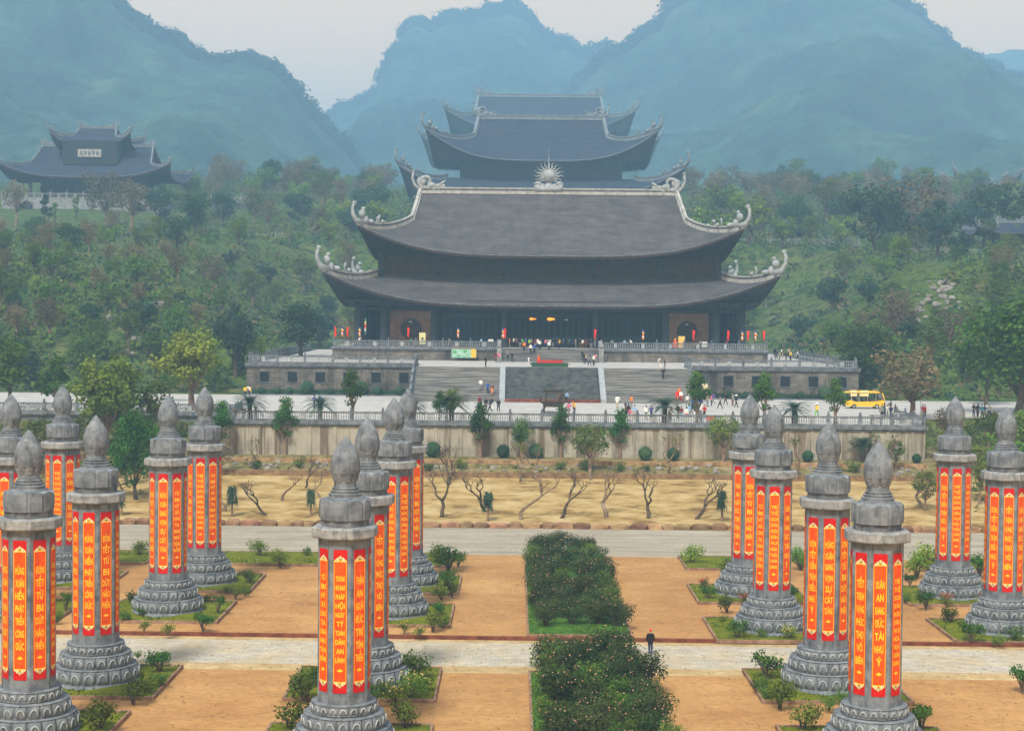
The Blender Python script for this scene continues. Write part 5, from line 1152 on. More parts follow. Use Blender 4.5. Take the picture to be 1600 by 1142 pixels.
# ------------------------------------------------------------------ larger trees
TK = {'round_dark': [tree_kind('leafy_tree', 'tree', 'f_dark', 9, 8, 7.2, 2100, .42, blobs=26), tree_kind('leafy_tree', 'tree', 'f_teal', 8.4, 7, 6.6, 1900, .40, blobs=22)],
      'round_mid': [tree_kind('leafy_tree', 'tree', 'f_mid', 9, 8, 6.8, 2000, .42, blobs=24), tree_kind('leafy_tree', 'tree', 'f_mid', 7.5, 7.5, 5.6, 1800, .40, blobs=20, shape='wide')],
      'bigolive': [tree_kind('leafy_tree', 'tree', 'f_yellow', 9.5, 6.4, 7.2, 5200, .30, 'bark_pale', blobs=34, limbs=10, br=1.15)],
      'big': [tree_kind('leafy_tree', 'tree', 'f_lush', 9, 8, 7.6, 6500, .30, blobs=40, br=1.1)],
      'olive': [tree_kind('leafy_tree', 'tree', 'f_olive', 9.5, 7, 6.6, 1500, .38, 'bark_pale', blobs=22, limbs=10)],
      'brown': [tree_kind('brown_tree', 'tree', 'f_brown', 8.5, 7.5, 6.2, 1150, .36, 'bark_pale', blobs=24, limbs=14, bare=3), tree_kind('brown_tree', 'tree', 'f_brown', 7.5, 6.5, 5, 800, .33, 'bark_pale', blobs=20, limbs=14, bare=4)],
      'bright': [tree_kind('leafy_tree', 'tree', 'f_bright', 7.5, 6.5, 5.6, 1500, .36, blobs=20)],
      'lush': [tree_kind('leafy_tree', 'tree', 'f_lush', 7.5, 5.2, 6.2, 1700, .36, blobs=20, shape='cone')],
      'column': [tree_kind('column_tree', 'tree', 'f_dark', 9, 3.0, 8.2, 1200, .34, blobs=18), tree_kind('column_tree', 'tree', 'f_bright', 7.5, 2.6, 6.3, 800, .32, blobs=14)]}
KL = {'round_dark': 'dark green round tree', 'round_mid': 'mid green spreading tree', 'olive': 'olive green tall tree', 'brown': 'brownish thin leaved tree', 'bright': 'bright yellow green tree', 'lush': 'fresh green pointed tree', 'column': 'narrow column shaped tree'}
HT = {'bigolive': 9.5, 'big': 9, 'round_dark': 9, 'round_mid': 8.5, 'olive': 9.5, 'brown': 8, 'bright': 7.5, 'lush': 7.5, 'column': 8.5}
def tree(px, py, hpx, kind, label, grp='large trees round the plaza', Y=None, i=None, wide=1.0):
    Y = Y and FAR(Y)
    p = drop(px, py) if Y is None else Vector((V(px, py, Y).x, Y, float(terr(V(px, py, Y).x, Y)))); s = hpx*p.y/F/HT[kind]
    K = TK[kind]; return (random.choice(K) if i is None else K[i]).put(p, label, grp, random.uniform(0, 6.28), (s*wide, s*wide, s))
# left side, close to the plaza
tree(300, 650, 142, 'bigolive', 'big round olive tree standing on the plaza behind the left pillars', Y=219, wide=1.35)
tree(165, 690, 172, 'bigolive', 'tall slender trunked olive tree left of the big round tree', Y=199, wide=1.15)
tree(212, 776, 140, 'big', 'lollipop shaped green tree on the sand behind the left pillars', Y=178, i=0, wide=.8)
tree(238, 680, 100, 'olive', 'smaller pale olive tree leaning before the balustrade at left', Y=205, wide=1.2)
tree(85, 650, 92, 'lush', 'fresh green conical tree standing on the left plaza', Y=222, wide=1.2)
tree(14, 655, 110, 'round_mid', 'green tree at the left edge behind the balustrade', Y=220)
tree(186, 672, 92, 'round_dark', 'dark green tree behind the slender trunked tree at left', Y=212)
tree(60, 720, 95, 'olive', 'yellowish bushy tree behind the leftmost pillars', Y=190)
tree(195, 745, 70, 'olive', 'olive bush tree half hidden by the lollipop tree', Y=186)
tree(45, 612, 72, 'round_dark', 'bluish green tree on the far side of the left plaza', Y=262, i=1)
tree(368, 600, 135, 'round_dark', 'tall dark tree with pale bare trunk near the terrace left end', Y=270, i=1, wide=.75)
tree(400, 590, 60, 'olive', 'small pale tree left of the windowed terrace', Y=272)
tree(265, 630, 60, 'round_mid', 'low green tree behind the big round olive tree', Y=240)
tree(335, 612, 45, 'round_mid', 'low bushy tree beside the path at the terrace left end', Y=262)
tree(470, 545, 92, 'round_dark', 'large dark rounded tree directly left of the temple porch', Y=300, i=0, wide=1.35)
tree(545, 500, 60, 'brown', 'brownish tree beside the lower left eave', Y=312)
# right side
tree(1425, 650, 118, 'brown', 'spreading grey brown tree with low forking trunk right of the bus', Y=216, i=0, wide=1.3)
tree(1350, 600, 100, 'big', 'dense green tree behind the yellow bus', Y=268, wide=1.3)
tree(1590, 700, 185, 'big', 'massive dark green tree at the right edge beyond the plaza', Y=228, i=0, wide=1.35)
tree(1540, 660, 120, 'round_mid', 'green tree left of the massive one at the right edge', Y=250)
tree(1505, 715, 74, 'olive', 'olive tree right behind the far right pillar', Y=196)
tree(1588, 740, 92, 'bright', 'bright green bush tree between the right edge pillars', Y=190, wide=1.3)
tree(1445, 795, 62, 'olive', 'small gnarled olive tree on the sand at right', Y=176, wide=1.2)
tree(1480, 700, 62, 'brown', 'brownish tree just right of the wall end below the plaza', Y=208, wide=1.1)
tree(1545, 705, 66, 'olive', 'olive tree below the plaza right of the far right pillar', Y=204, wide=1.2)
tree(130, 720, 74, 'olive', 'yellow olive tree between the near left pillars below the plaza', Y=196, wide=1.2)
tree(265, 735, 60, 'brown', 'thin brownish tree right of the lollipop tree', Y=190)
tree(345, 735, 60, 'brown', 'thin brownish tree by the wall left corner', Y=192)
tree(1400, 735, 50, 'olive', 'low olive tree at the right foot of the wall', Y=196)
tree(1530, 790, 95, 'olive', 'dark trunked tree between the two right edge pillars', Y=180, wide=.8)
tree(1300, 572, 58, 'round_mid', 'green tree just beyond the terrace right end', Y=300)
tree(1250, 470, 56, 'round_dark', 'dark tree on the slope by the right eave', Y=345)
tree(700, 300, 62, 'brown', 'brown tree rising beside the left ridge dragon', Y=362, wide=1.1)
tree(735, 300, 70, 'brown', 'brown tree overlapping the second hall at left', Y=364, i=0)
tree(640, 308, 62, 'brown', 'brown tree behind the ridge left end', Y=362)
tree(1110, 372, 108, 'round_mid', 'hazy green tree behind the right ridge end', Y=372, i=0)
tree(1170, 372, 84, 'bright', 'pale yellow green tree behind the right upper eave', Y=378)
tree(1130, 352, 84, 'bright', 'taller pale green tree between ridge end and eave at right', Y=392)
tree(1365, 385, 118, 'round_dark', 'tall dark hazy tree left in the big clump at upper right', Y=372, i=0, wide=1.2)
tree(1425, 385, 128, 'brown', 'tall brown green tree in the middle of the upper right clump', Y=374, i=0, wide=1.1)
tree(1465, 385, 105, 'round_dark', 'dark tree on the right side of the upper right clump', Y=368, i=1, wide=1.2)
tree(1575, 352, 105, 'round_dark', 'very dark tree above the hut at right edge', Y=382, i=0, wide=1.5)
tree(1515, 352, 72, 'round_dark', 'dark tree between the clump and the hut', Y=386, i=1, wide=1.2)
tree(1405, 450, 46, 'bright', 'yellow green tree high on the right slope', Y=352, wide=1.4)
tree(1380, 452, 40, 'bright', 'second yellow green tree beside the brighter one', Y=350, wide=1.2)
tree(118, 330, 50, 'column', 'narrow bright tree before the pavilion wall', Y=404, i=1)
tree(85, 345, 50, 'column', 'second narrow pale tree before the pavilion wall', Y=400, i=1)
tree(70, 400, 82, 'column', 'dark narrow cypress below the pavilion', Y=384, i=0)
tree(25, 345, 80, 'brown', 'grey hazy tree left in front of the pavilion', Y=398)
tree(165, 345, 90, 'brown', 'grey hazy tree right in front of the pavilion', Y=398)
tree(305, 390, 72, 'round_dark', 'dark dense tree beside the left slope balustrade', Y=376, i=0, wide=1.0)
tree(205, 380, 90, 'brown', 'broad tree with brown green crown right of the cypress', Y=386, wide=1.3)
tree(250, 375, 85, 'round_dark', 'dark tree behind the broad brown tree at left', Y=390)
tree(500, 420, 78, 'round_dark', 'dark teal tree against the upper left eave', Y=352, i=1, wide=1.3)
tree(420, 410, 42, 'round_dark', 'round dark tree under the left slope balustrade', Y=366)
tree(360, 415, 40, 'round_dark', 'small dark tree under the left slope balustrade', Y=362)
tree(545, 380, 70, 'brown', 'brown tree above the upper left eave tip', Y=372)
tree(590, 340, 64, 'bright', 'pale lime tree left of the main ridge', Y=386, wide=1.2)
# the wooded slopes: individual trees
placed = [((o.location.x, o.location.y) if o.location.y < 340 else (o.location.x*(340+(o.location.y-340)/3.4)/o.location.y, 340+(o.location.y-340)/3.4)) for o in THINGS if o.get('category') == 'tree']
n = 0; tries = 0; TP = {}
def landmark(px, Y):
    d = 'low on' if Y < 305 else 'halfway up' if Y < 355 else 'high on' if Y < 405 else 'on the far crest of'
    s = 'far left slope' if px < 160 else 'left slope below the pavilion' if px < 330 else 'left slope near the temple' if px < 700 else 'slope right of the temple' if px < 1320 else 'right slope by the rock cascade' if px < 1490 else 'far right slope'
    return d+' the '+s
while n < 245 and tries < 9000:
    tries += 1
    Y0 = 262+ (random.random()**.8)*215; px = random.uniform(-30, 1630); x0_ = (px-805)*Y0/F; Y = Y0; x = x0_
    if -56 < x < 66 and Y < 352: continue
    if -34 < x < 46 and Y > 350: continue
    if px < 275 and Y > 378: continue
    if 1405 < px < 1500 and 300 < Y < 352: continue
    g_ = 1150 < px < 1340 and 290 < Y < 345
    if g_ and random.random() < .6: continue
    if 240 < px < 470 and 372 < Y < 392: continue
    if any((a-x)**2+(b_-Y)**2 < (4.6+Y*.004)**2 for a, b_ in placed): continue
    placed.append((x, Y)); n += 1; kf = FAR(Y)/Y; xn, Yn = x*kf, FAR(Y); h = float(terr(xn, Yn))
    r_ = random.random(); left = px < 805
    kind = ('round_dark' if r_ < .15 else 'round_mid' if r_ < .42 else 'brown' if r_ < (.68 if left else .58) else 'olive' if r_ < .82 else 'bright' if r_ < .98 else 'column')
    if Y > 400 and random.random() < .5: kind = 'brown'
    s = random.uniform(.62, 1.12)*(1.1 if Y > 380 else .9)*kf
    random.choice(TK[kind]).put((xn, Yn, h-.1), '%s %s' % (KL[kind], landmark(px, Y)), 'trees on the wooded slopes', random.uniform(0, 6.28), (s*random.uniform(.9, 1.25), s*random.uniform(.9, 1.25), s))
# undergrowth and far wood
b = MB(); cen = []; rad = []
def ug(nn, x0, x1, y0, y1, s0, s1, skip=True):
    for _ in range(nn):
        x, y = random.uniform(x0, x1), random.uniform(y0, y1)
        if -44 < x < 56 and y < 354: continue
        if 1.25 < 0: continue
        px = pxof((x, y, 20))[0]
        if 1420 < px < 1482 and 300 < y < 350: continue
        if skip and 1170 < px < 1330 and 285 < y < 330 and random.random() < .2: continue
        if px < 262 and 395 < y < 440: continue
        kf = FAR(y)/y; s = random.uniform(s0, s1)*kf; x *= kf; y = FAR(y); cen.append((x, y, float(terr(x, y))+s*.2)); rad.append(s)
ug(5600, -150, 150, 261, 420, .8, 2.6); ug(1500, -190, 190, 400, 540, 2.0, 4.0)
i3 = len(cen)//3
for k, (mm, lab) in enumerate((('f_mid', 'mid green'), ('f_dark', 'dark green'), ('f_brown', 'dry brownish'), ('f_olive', 'olive green'), ('f_bright', 'bright yellow green'))):
    c = cen[k::5]; r_ = rad[k::5]; b = MB(); b.leaves(c, r_, 84000, .8, sq=.9); tag(b.build('undergrowth', mm), '%s undergrowth covering the wooded slopes' % lab, 'undergrowth', kind='stuff')
b = MB(); cen = []; rad = []
for _ in range(1500):
    x, y = random.uniform(-60, 75), random.uniform(176, 198)
    if y < 193.5 and -46 < x < 46 : continue
    cen.append((x, y, float(terr(x, y))+.05)); rad.append(random.uniform(.15, .42))
b.leaves(cen, rad, 15000, .16, sq=.8); tag(b.build('ground_cover', 'f_olive'), 'ragged olive ground cover on the bank below the cream wall', 'ground cover', kind='stuff')
for mm, lab in (('f_olive', 'ragged olive scrub'), ('f_brown', 'dry brownish scrub'), ('f_mid', 'green scrub')):
    cen = []; rad = []
    for _ in range(420):
        x, y = (random.uniform(50.5, 95) if random.random() < .5 else random.uniform(-100, -37)), random.uniform(179, 213)
        if random.random() < .4: y = random.uniform(202, 214)
        s = random.uniform(.3, 1.0); cen.append((x, y, float(terr(x, y))+s*.3)); rad.append(s)
    b = MB(); b.leaves(cen, rad, 13000, .26, sq=.9); tag(b.build('scrub', mm), lab+' on the rough ground beyond both ends of the cream wall', 'scrub', kind='stuff')
# grass tussocks strewn on the slopes
b = MB(); cen = []; rad = []
for _ in range(1200):
    px = random.uniform(1150, 1600); Y = random.uniform(266, 372); x = (px-805)*Y/F
    if x < 56: continue
    cen.append((x, Y, float(terr(x, Y))+.1)); rad.append(random.uniform(.3, .8))
b.leaves(cen, rad, 15000, .3, sq=.5); tag(b.build('meadow_grass', 'f_bright'), 'bright meadow grass on the open slope right of the temple', 'grass', kind='stuff')
# rock cascade on the right slope
for k in range(78):
    q = random.random(); py = 438+q*92; px = 1470-22*q+random.uniform(-1, 1)*(10+30*math.sin(q*3.1)); p = drop(px, py, 262); s_ = random.uniform(.5, 1.5)
    o = link('boulder', random.choice(RG), None, (p.x, p.y, p.z+.2), random.uniform(0, 6)); o.scale = (s_*1.4, s_, s_)
    tag(o, '%s grey boulder %s of the rock cascade, %s side' % ('large' if s_ > 1.1 else 'small', 'at the top' if q < .33 else 'in the middle' if q < .66 else 'at the foot', 'left' if px < 1470-22*q else 'right'), 'boulder', 'grey boulders of the rock cascade')
for i, (px, py, s_) in enumerate([(248, 481, 1.6), (175, 505, 2.0), (300, 430, .8), (212, 535, 1.2), (205, 560, 1.0), (218, 548, .9), (1185, 492, .9), (1210, 500, .8)]):
    p = drop(px, py, 262); o = link('boulder', RG[i % 4], None, (p.x, p.y, p.z+.5), i); o.scale = (s_*1.6, s_, s_*1.1)
    tag(o, 'pale boulder among bushes %s' % ['on the left slope, flat topped', 'on the left slope, upright', 'high on the left slope', 'left, topmost of a trio', 'left, lowest of a trio', 'left, middle of a trio', 'by the right eave', 'right of the right eave'][i], 'boulder', 'pale boulders on the slopes')

# clipped hedge along the terrace wall
for sx, (a, b_) in enumerate(((-41, -16.5), (28, 53))):
    t = thing('hedge', ((a+b_)/2, 260.4, 8.3), 'low clipped hedge at the foot of the windowed terrace wall %s of the stairs' % ('right' if sx else 'left'), 'hedge'); m_ = MB(); m_.box((0, 0, .35), (b_-a, 1.0, .7)); cc = [((b_-a)*(k/60-.5), random.uniform(-.3, .3), .4) for k in range(61)]; m_.leaves(cc, [.62]*61, 3600, .2, sq=.8); m_.build('foliage', 'f_dark', t)
for i, (px, s) in enumerate([(408, .8), (433, .8), (452, .8), (480, 1.5), (515, .8), (540, .8), (565, 1.5), (590, 1.0), (625, 1.0), (1110, 1.0), (1140, .9), (1200, 1.5), (1288, 1.5), (1320, 1.0), (1165, .8), (1250, .9)]):
    p = V(px, 614, 259.2); BB.put((p.x, 259.2, 8.3), 'rounded bush at the foot of the windowed terrace wall, %s stairs' % ('left of the' if px < 800 else 'right of the'), 'rounded bushes below the terrace wall', 0, s)

# ------------------------------------------------------------------ people
def body_mesh(pose, seedp=0):
    """one skinned surface: pelvis root, spine, head, arms, legs. Facing -Y, feet at z=0, 1.70 tall."""
    v = []; e = []; r = []
    def P(x, y, z, rx, ry=None, par=None):
        v.append((x, y, z)); r.append((rx, ry or rx)); i = len(v)-1
        if par is not None: e.append((par, i))
        return i
    pel = P(0, 0, .92, .135, .10); wst = P(0, .01, 1.06, .115, .085, pel); ch = P(0, .015, 1.26, .15, .105, wst); nk0 = P(0, .02, 1.42, .075, .065, ch)
    nk = P(0, .01, 1.485, .052, .052, nk0); h1 = P(0, -.01, 1.56, .07, .08, nk); h2 = P(0, -.005, 1.64, .075, .085, h1); P(0, .005, 1.695, .045, .05, h2)
    step = {'stand': 0.04, 'walk': .26, 'stride': .34}.get(pose['legs'], .04)
    ends = {}
    for s in (-1, 1):
        fy = s*step*pose.get('ph', 1); hip = P(s*.085, 0, .86, .088, .09, pel); kn = P(s*.095, fy*.45-(.05 if pose['legs'] != 'stand' else .01), .48, .058, .06, hip); an = P(s*.095, fy+.02, .085, .038, .04, kn); P(s*.10, fy-.12, .04, .032, .028, an)
        sh = P(s*.185, .02, 1.385, .056, .056, ch)
        a = pose['arms'][0 if s < 0 else 1]
        if a == 'down': el = (s*.235, .03, 1.11); ha = (s*.24, -.03, .86)
        elif a == 'swing': el = (s*.23, -.09*fy/(.01+abs(fy)), 1.12); ha = (s*.22, -.2*fy/(.01+abs(fy)), .89)
        elif a == 'front': el = (s*.24, -.03, 1.12); ha = (s*.10, -.27, 1.16)
        elif a == 'phone': el = (s*.23, -.10, 1.18); ha = (s*.07, -.26, 1.40)
        elif a == 'hip': el = (s*.36, .04, 1.14); ha = (s*.20, -.06, 1.0)
        elif a == 'up': el = (s*.27, -.10, 1.55); ha = (s*.20, -.16, 1.80)
        eli = P(*el, .042, .042, sh); hi = P(*ha, .026, .03, eli); ends[s] = (Vector(el), Vector(ha))
    me = bpy.data.meshes.new('b'); me.from_pydata(v, e, []); o = bpy.data.objects.new('b', me); COL.objects.link(o)
    m = o.modifiers.new('s', 'SKIN'); m.use_smooth_shade = True
    for i, q in enumerate(r): me.skin_vertices[0].data[i].radius = q; me.skin_vertices[0].data[i].use_root = (i == 0)
    o.modifiers.new('ss', 'SUBSURF').levels = 1
    bpy.context.view_layer.update(); k = bpy.data.meshes.new_from_object(o.evaluated_get(bpy.context.evaluated_depsgraph_get()))
    V_ = np.array([q.co[:] for q in k.vertices]); N_ = np.array([q.normal[:] for q in k.vertices]); F_ = [tuple(q.vertices) for q in k.polygons]
    bpy.data.objects.remove(o); bpy.data.meshes.remove(me); bpy.data.meshes.remove(k)
    b = MB(); b.add(V_, F_)
    b.ball((0, -.095, 1.60), .016, 6, sc=(.8, 1, 1.4))
    for s in (-1, 1): b.ball((s*.078, 0, 1.60), .02, 6, sc=(.4, .8, 1.3))
    for s, (el, ha) in ends.items():          # palm, four fingers and a thumb
        d = (ha-el).normalized(); sd_ = Vector((0, 1, 0)) if abs(d.y) < .8 else Vector((1, 0, 0)); sd_ = (sd_-d*sd_.dot(d)).normalized(); nn = d.cross(sd_)
        b.ball(ha+d*.04, .035, 8, sc=(.8, .8, 1.1))
        for q, (off, ln) in enumerate(((-.028, .06), (-.010, .072), (.009, .068), (.027, .052))): p0 = ha+d*.06+sd_*off; b.tube([p0, p0+d*ln*.55-nn*s*.008, p0+d*ln*.95-nn*s*.025], [.009, .009, .007], 5)
        p0 = ha+d*.02-sd_*.03; b.tube([p0, p0+d*.03-sd_*.025, p0+d*.055-sd_*.028], [.011, .010, .008], 5)
    return b, V_, N_, F_
POSES = [dict(legs='stand', arms=('down', 'down')), dict(legs='walk', arms=('swing', 'swing'), ph=1), dict(legs='walk', arms=('swing', 'down'), ph=-1), dict(legs='stand', arms=('phone', 'phone')), dict(legs='stand', arms=('hip', 'down')), dict(legs='stand', arms=('front', 'down')), dict(legs='stride', arms=('swing', 'swing'), ph=1), dict(legs='stand', arms=('up', 'down'))]
PM = []
def shell(V_, N_, F_, cond, off):
    keep = [f for f in F_ if all(cond(*V_[i]) for i in f)]; idx = sorted(set(i for f in keep for i in f)); mp = {i: k for k, i in enumerate(idx)}
    b = MB(); b.add([tuple(V_[i]+N_[i]*off) for i in idx], [tuple(mp[i] for i in f) for f in keep]); return b
SK = ['skin_tone']; CLOTH = bpy.data.materials.new('placeholder')
for ps in POSES:
    b, V_, N_, F_ = body_mesh(ps); d = {'body': b.mesh('body', 'skin', True)}
    armlow = lambda x, y, z: abs(x) > .175
    d['shirt'] = shell(V_, N_, F_, lambda x, y, z: .90 < z < 1.47 and not (abs(x) > .19 and z < .93), .018).mesh('shirt', 'skin', True)
    d['coat'] = shell(V_, N_, F_, lambda x, y, z: .70 < z < 1.47 and not (abs(x) > .19 and z < .90), .028).mesh('coat', 'skin', True)
    d['trousers'] = shell(V_, N_, F_, lambda x, y, z: .09 < z < .97 and abs(x) < .19, .014).mesh('trousers', 'skin', True)
    d['shoe'] = shell(V_, N_, F_, lambda x, y, z: z < .12, .012).mesh('shoes', 'hair', True)
    h = MB(); h.ball((0, .018, 1.635), .105, 12, sc=(.92, 1.0, .88)); h.v = [(x, max(y, -.06+max(0, 1.66-z)*.9) if z < 1.68 else y, z) for x, y, z in h.v]; d['hair'] = h.mesh('hair', 'hair', True)
    lh = MB(); lh.ball((0, .03, 1.60), .11, 12, sc=(.95, .9, 1.3)); lh.v = [(x, max(y, -.03) if z < 1.67 else y, z) for x, y, z in lh.v]; d['long_hair'] = lh.mesh('hair', 'hair', True)
    sk = MB(); sk.lathe([(.21, .32), (.17, .7), (.13, 1.02)], 14, sy=.8); d['skirt'] = sk.mesh('skirt', 'skin', True)
    ht = MB(); ht.lathe([(.26, 1.64), (.24, 1.66), (.12, 1.74), (.01, 1.82)], 16); d['conical_hat'] = ht.mesh('hat', 'skin', True)
    cp_ = MB(); cp_.ball((0, 0, 1.665), .105, 12, sc=(.95, 1.05, .7)); cp_.box((0, -.13, 1.66), (.12, .12, .015)); d['cap'] = cp_.mesh('cap', 'skin', True)
    bp = MB(); bp.box((0, .19, 1.22), (.28, .15, .38), top=.85); d['bag'] = bp.mesh('backpack', 'skin')
    PM.append(d)
CC = {'black': (.015, .015, .018), 'navy': (.02, .03, .09), 'blue': (.03, .09, .35), 'purple': (.12, .08, .35), 'light blue': (.25, .42, .62), 'white': (.75, .75, .72), 'grey': (.20, .20, .20), 'red': (.45, .02, .02), 'pink': (.62, .16, .24), 'orange': (.75, .20, .03), 'yellow': (.75, .52, .05), 'green': (.12, .38, .06), 'beige': (.45, .36, .24), 'brown': (.14, .07, .035), 'maroon': (.16, .02, .03), 'teal': (.03, .18, .20), 'lime': (.35, .60, .08), 'bright red': (.75, .02, .015)}
def person(loc, top, bot, pose, rz, place, hair='hair', extra=None, h=1.0, hat=None, skirt=False, grp=None, coat=False):
    d = PM[pose]; hc = {'white': 'white'}
    act = ['standing', 'walking', 'walking', 'standing with a phone raised', 'standing hand on hip', 'standing with a forearm forward', 'striding', 'standing with one arm up'][pose]
    lab = 'person in %s %s and %s %s %s %s' % (top, 'coat' if coat else 'top', bot, 'skirt' if skirt else 'trousers', act, place)
    t = thing('person', loc, lab, 'person', grp, rz, h)
    def part(nm, key, col, par):
        o = link(nm, d[key], par, None); 
        if col is not None: o.material_slots[0].link = 'OBJECT'; o.material_slots[0].material = paint(CC[col], .85)
        return o
    bd = part('body', 'body', None, t); part('coat' if coat else 'shirt', 'coat' if coat else 'shirt', top, t)
    if skirt: part('skirt', 'skirt', bot, t)
    else: part('trousers', 'trousers', bot, t)
    part('shoes', 'shoe', None, t)
    if hat: part('hat', 'conical_hat' if hat[0] == 'cone' else 'cap', hat[1], t)
    if not hat or hat[0] != 'cap': part('hair', hair, None, t)
    if extra: part('backpack', 'bag', extra, t)
    return t
def ppl(lst, z, place, grp, hpx=None):
    for q in lst:
        px, py, top, bot = q[:4]; kw = dict(q[4]) if len(q) > 4 else {}
        p = G(px+random.uniform(-2, 2), py+random.uniform(-2.5, 2), z); pose = kw.pop('pose', random.choice((0, 0, 1, 2, 3, 4, 5, 6))); rz = kw.pop('rz', random.uniform(0, 6.28)); pl = kw.pop('at', place)
        h_ = kw.pop('h', random.uniform(.98, 1.10)); hr = kw.pop('hair', random.choice(('hair', 'long_hair')))
        person((p.x, p.y, z), top, bot, pose, rz, pl, hair=hr, h=h_, grp=grp, **kw)
W = 'white'; K = 'black'; N = 'navy'
ppl([(492, 636, 'purple', N), (500, 636, 'purple', K, dict(extra=K)), (383, 622, 'yellow', N, dict(at='left of the terrace hedge')), (388, 622, W, K, dict(at='left of the terrace hedge')), (391, 621, 'yellow', 'grey', dict(at='left of the terrace hedge'))], 8.2, 'on the lower plaza left', 'people on the lower plaza')
ppl([(748, 641, 'maroon', K), (759, 642, K, 'grey', dict(extra='brown')), (768, 643, K, W), (779, 642, K, K, dict(pose=1)), (766, 643, N, K)], 8.2, 'at the foot of the left staircase', 'people on the lower plaza')
ppl([(880, 632, K, K), (875, 633, 'brown', K), (887, 632, 'light blue', K, dict(pose=6)), (890, 650, 'pink', 'grey'), (899, 649, 'yellow', K), (896, 646, 'orange', 'maroon')], 8.2, 'beside the bronze incense burner', 'people on the lower plaza')
ppl([(964, 636, W, 'beige', dict(coat=True)), (979, 641, 'grey', K), (986, 638, 'orange', 'grey'), (983, 652, K, K), (984, 657, 'pink', 'beige'), (991, 656, 'light blue', 'beige'), (978, 654, 'brown', K)], 8.2, 'near the foot of the right staircase', 'people on the lower plaza')
ppl([(1011, 654, W, 'grey', dict(extra='blue')), (1019, 654, 'purple', N, dict(extra='grey')), (1046, 655, 'beige', 'grey'), (1061, 655, K, 'grey', dict(extra='brown')), (1066, 656, 'maroon', 'light blue'), (1071, 656, W, 'pink'), (1077, 654, 'light blue', 'grey'), (1084, 655, 'brown', W), (1091, 656, 'grey', N), (1094, 654, W, K), (1101, 655, 'red', K), (1087, 648, N, K), (1083, 642, 'blue', K), (1091, 640, 'blue', 'grey'), (1097, 640, 'blue', W), (1073, 636, W, 'grey'), (1082, 650, 'blue', 'grey'), (1105, 636, 'beige', 'grey')], 8.2, 'in the crowd behind the right balustrade', 'people on the lower plaza')
ppl([(1112, 635, 'pink', K), (1116, 634, 'purple', 'grey'), (1127, 637, 'grey', K, dict(pose=6)), (1132, 635, K, K), (1144, 636, 'grey', 'brown'), (1152, 637, K, K, dict(pose=1, hat=('cone', 'white'))), (1276, 654, 'yellow', 'green', dict(pose=6, hat=('cone', 'white'))), (1202, 652, K, K)], 8.2, 'walking right of the right staircase', 'people on the lower plaza')
ppl([(1380, 653, 'teal', N), (1384, 652, 'maroon', K), (1387, 655, W, 'grey'), (1391, 648, K, K), (1393, 655, N, K), (1397, 655, N, 'grey'), (1378, 656, 'grey', K)], 8.2, 'by the balustrade beneath the yellow bus', 'people on the lower plaza')
ppl([(1443, 652, 'pink', 'beige', dict(hat=('cap', 'red'))), (1447, 654, 'red', K), (1527, 652, K, K), (1533, 652, 'teal', K), (1538, 651, N, 'grey'), (1545, 652, 'grey', N), (1521, 650, K, N)], 8.2, 'under the trees at far right of the plaza', 'people on the lower plaza')
for px, py, c1, c2, kw in [(751, 611, W, 'grey', dict(pose=4)), (762, 616, 'blue', 'navy', {}), (769, 617, 'brown', 'orange', dict(skirt=True)), (1036, 593, K, K, {}), (1058, 628, 'bright red', 'red', dict(skirt=True)), (1061, 622, 'orange', 'bright red', dict(skirt=True)), (1064, 630, W, 'red', {})]:
    best = None
    for k in range(22):
        z = 8.2+4.8*(k+1)/22; y = 245.2+9.8*(k+.5)/22; a = pxof((0, y, z)); sh = (px-805)*.0095
        if best is None or abs(a[1]+sh-py) < best[0]: best = (abs(a[1]+sh-py), y, z)
    _, y, z = best; p = V(px, py, y)
    person((p.x, y, z), c1, c2, kw.pop('pose', 2), random.uniform(-.5, .5), 'climbing the %s staircase' % ('left' if px < 800 else 'right'), grp='people on the staircases', h=1.04, **kw)
ppl([(757, 573, K, K), (775, 566, 'maroon', 'brown'), (778, 566, 'pink', 'grey'), (827, 572, W, W, dict(coat=True, pose=0)), (913, 566, K, N), (917, 568, 'beige', K), (922, 570, 'grey', N), (926, 572, W, K), (929, 571, 'pink', 'grey'), (1030, 576, W, 'beige'), (1034, 578, 'grey', W), (1038, 576, K, 'brown')], 13.0, 'on the upper terrace before the temple steps', 'people on the upper terrace')
ppl([(1212+i*3.1, 559+(i % 3)*2, c, b_) for i, (c, b_) in enumerate([(K, K), (N, K), ('beige', 'grey'), (W, K), ('brown', 'beige'), (K, N), ('beige', K), (W, 'grey'), ('yellow', K), ('grey', N), (K, 'beige'), (W, K)])], 13.0, 'in the group at the right end of the upper terrace', 'people on the upper terrace')
tops = ['orange', 'white', 'brown', 'black', 'green', 'blue', 'lime', 'grey', 'maroon', 'white', 'navy', 'pink', 'grey', 'white', 'black', 'navy', 'yellow', 'purple', 'black', 'teal', 'navy', 'beige', 'black', 'white', 'maroon', 'black', 'navy', 'grey']
for i, c in enumerate(tops):
    x = 797+i*4.9+random.uniform(-1.5, 1.5); Y = random.choice((286.0, 287.0, 288.3, 290.0)); p = V(x, 540, Y)
    person((p.x, Y, 15.21), c, random.choice((K, N, 'grey', 'brown')), random.choice((0, 0, 3, 2, 5)), random.uniform(0, 6.28), 'in the porch crowd %s' % ('under the left lamps' if x < 835 else 'under the right lamps' if x < 875 else 'right of the lamps'), grp='crowd on the temple porch', h=random.uniform(.95, 1.06))
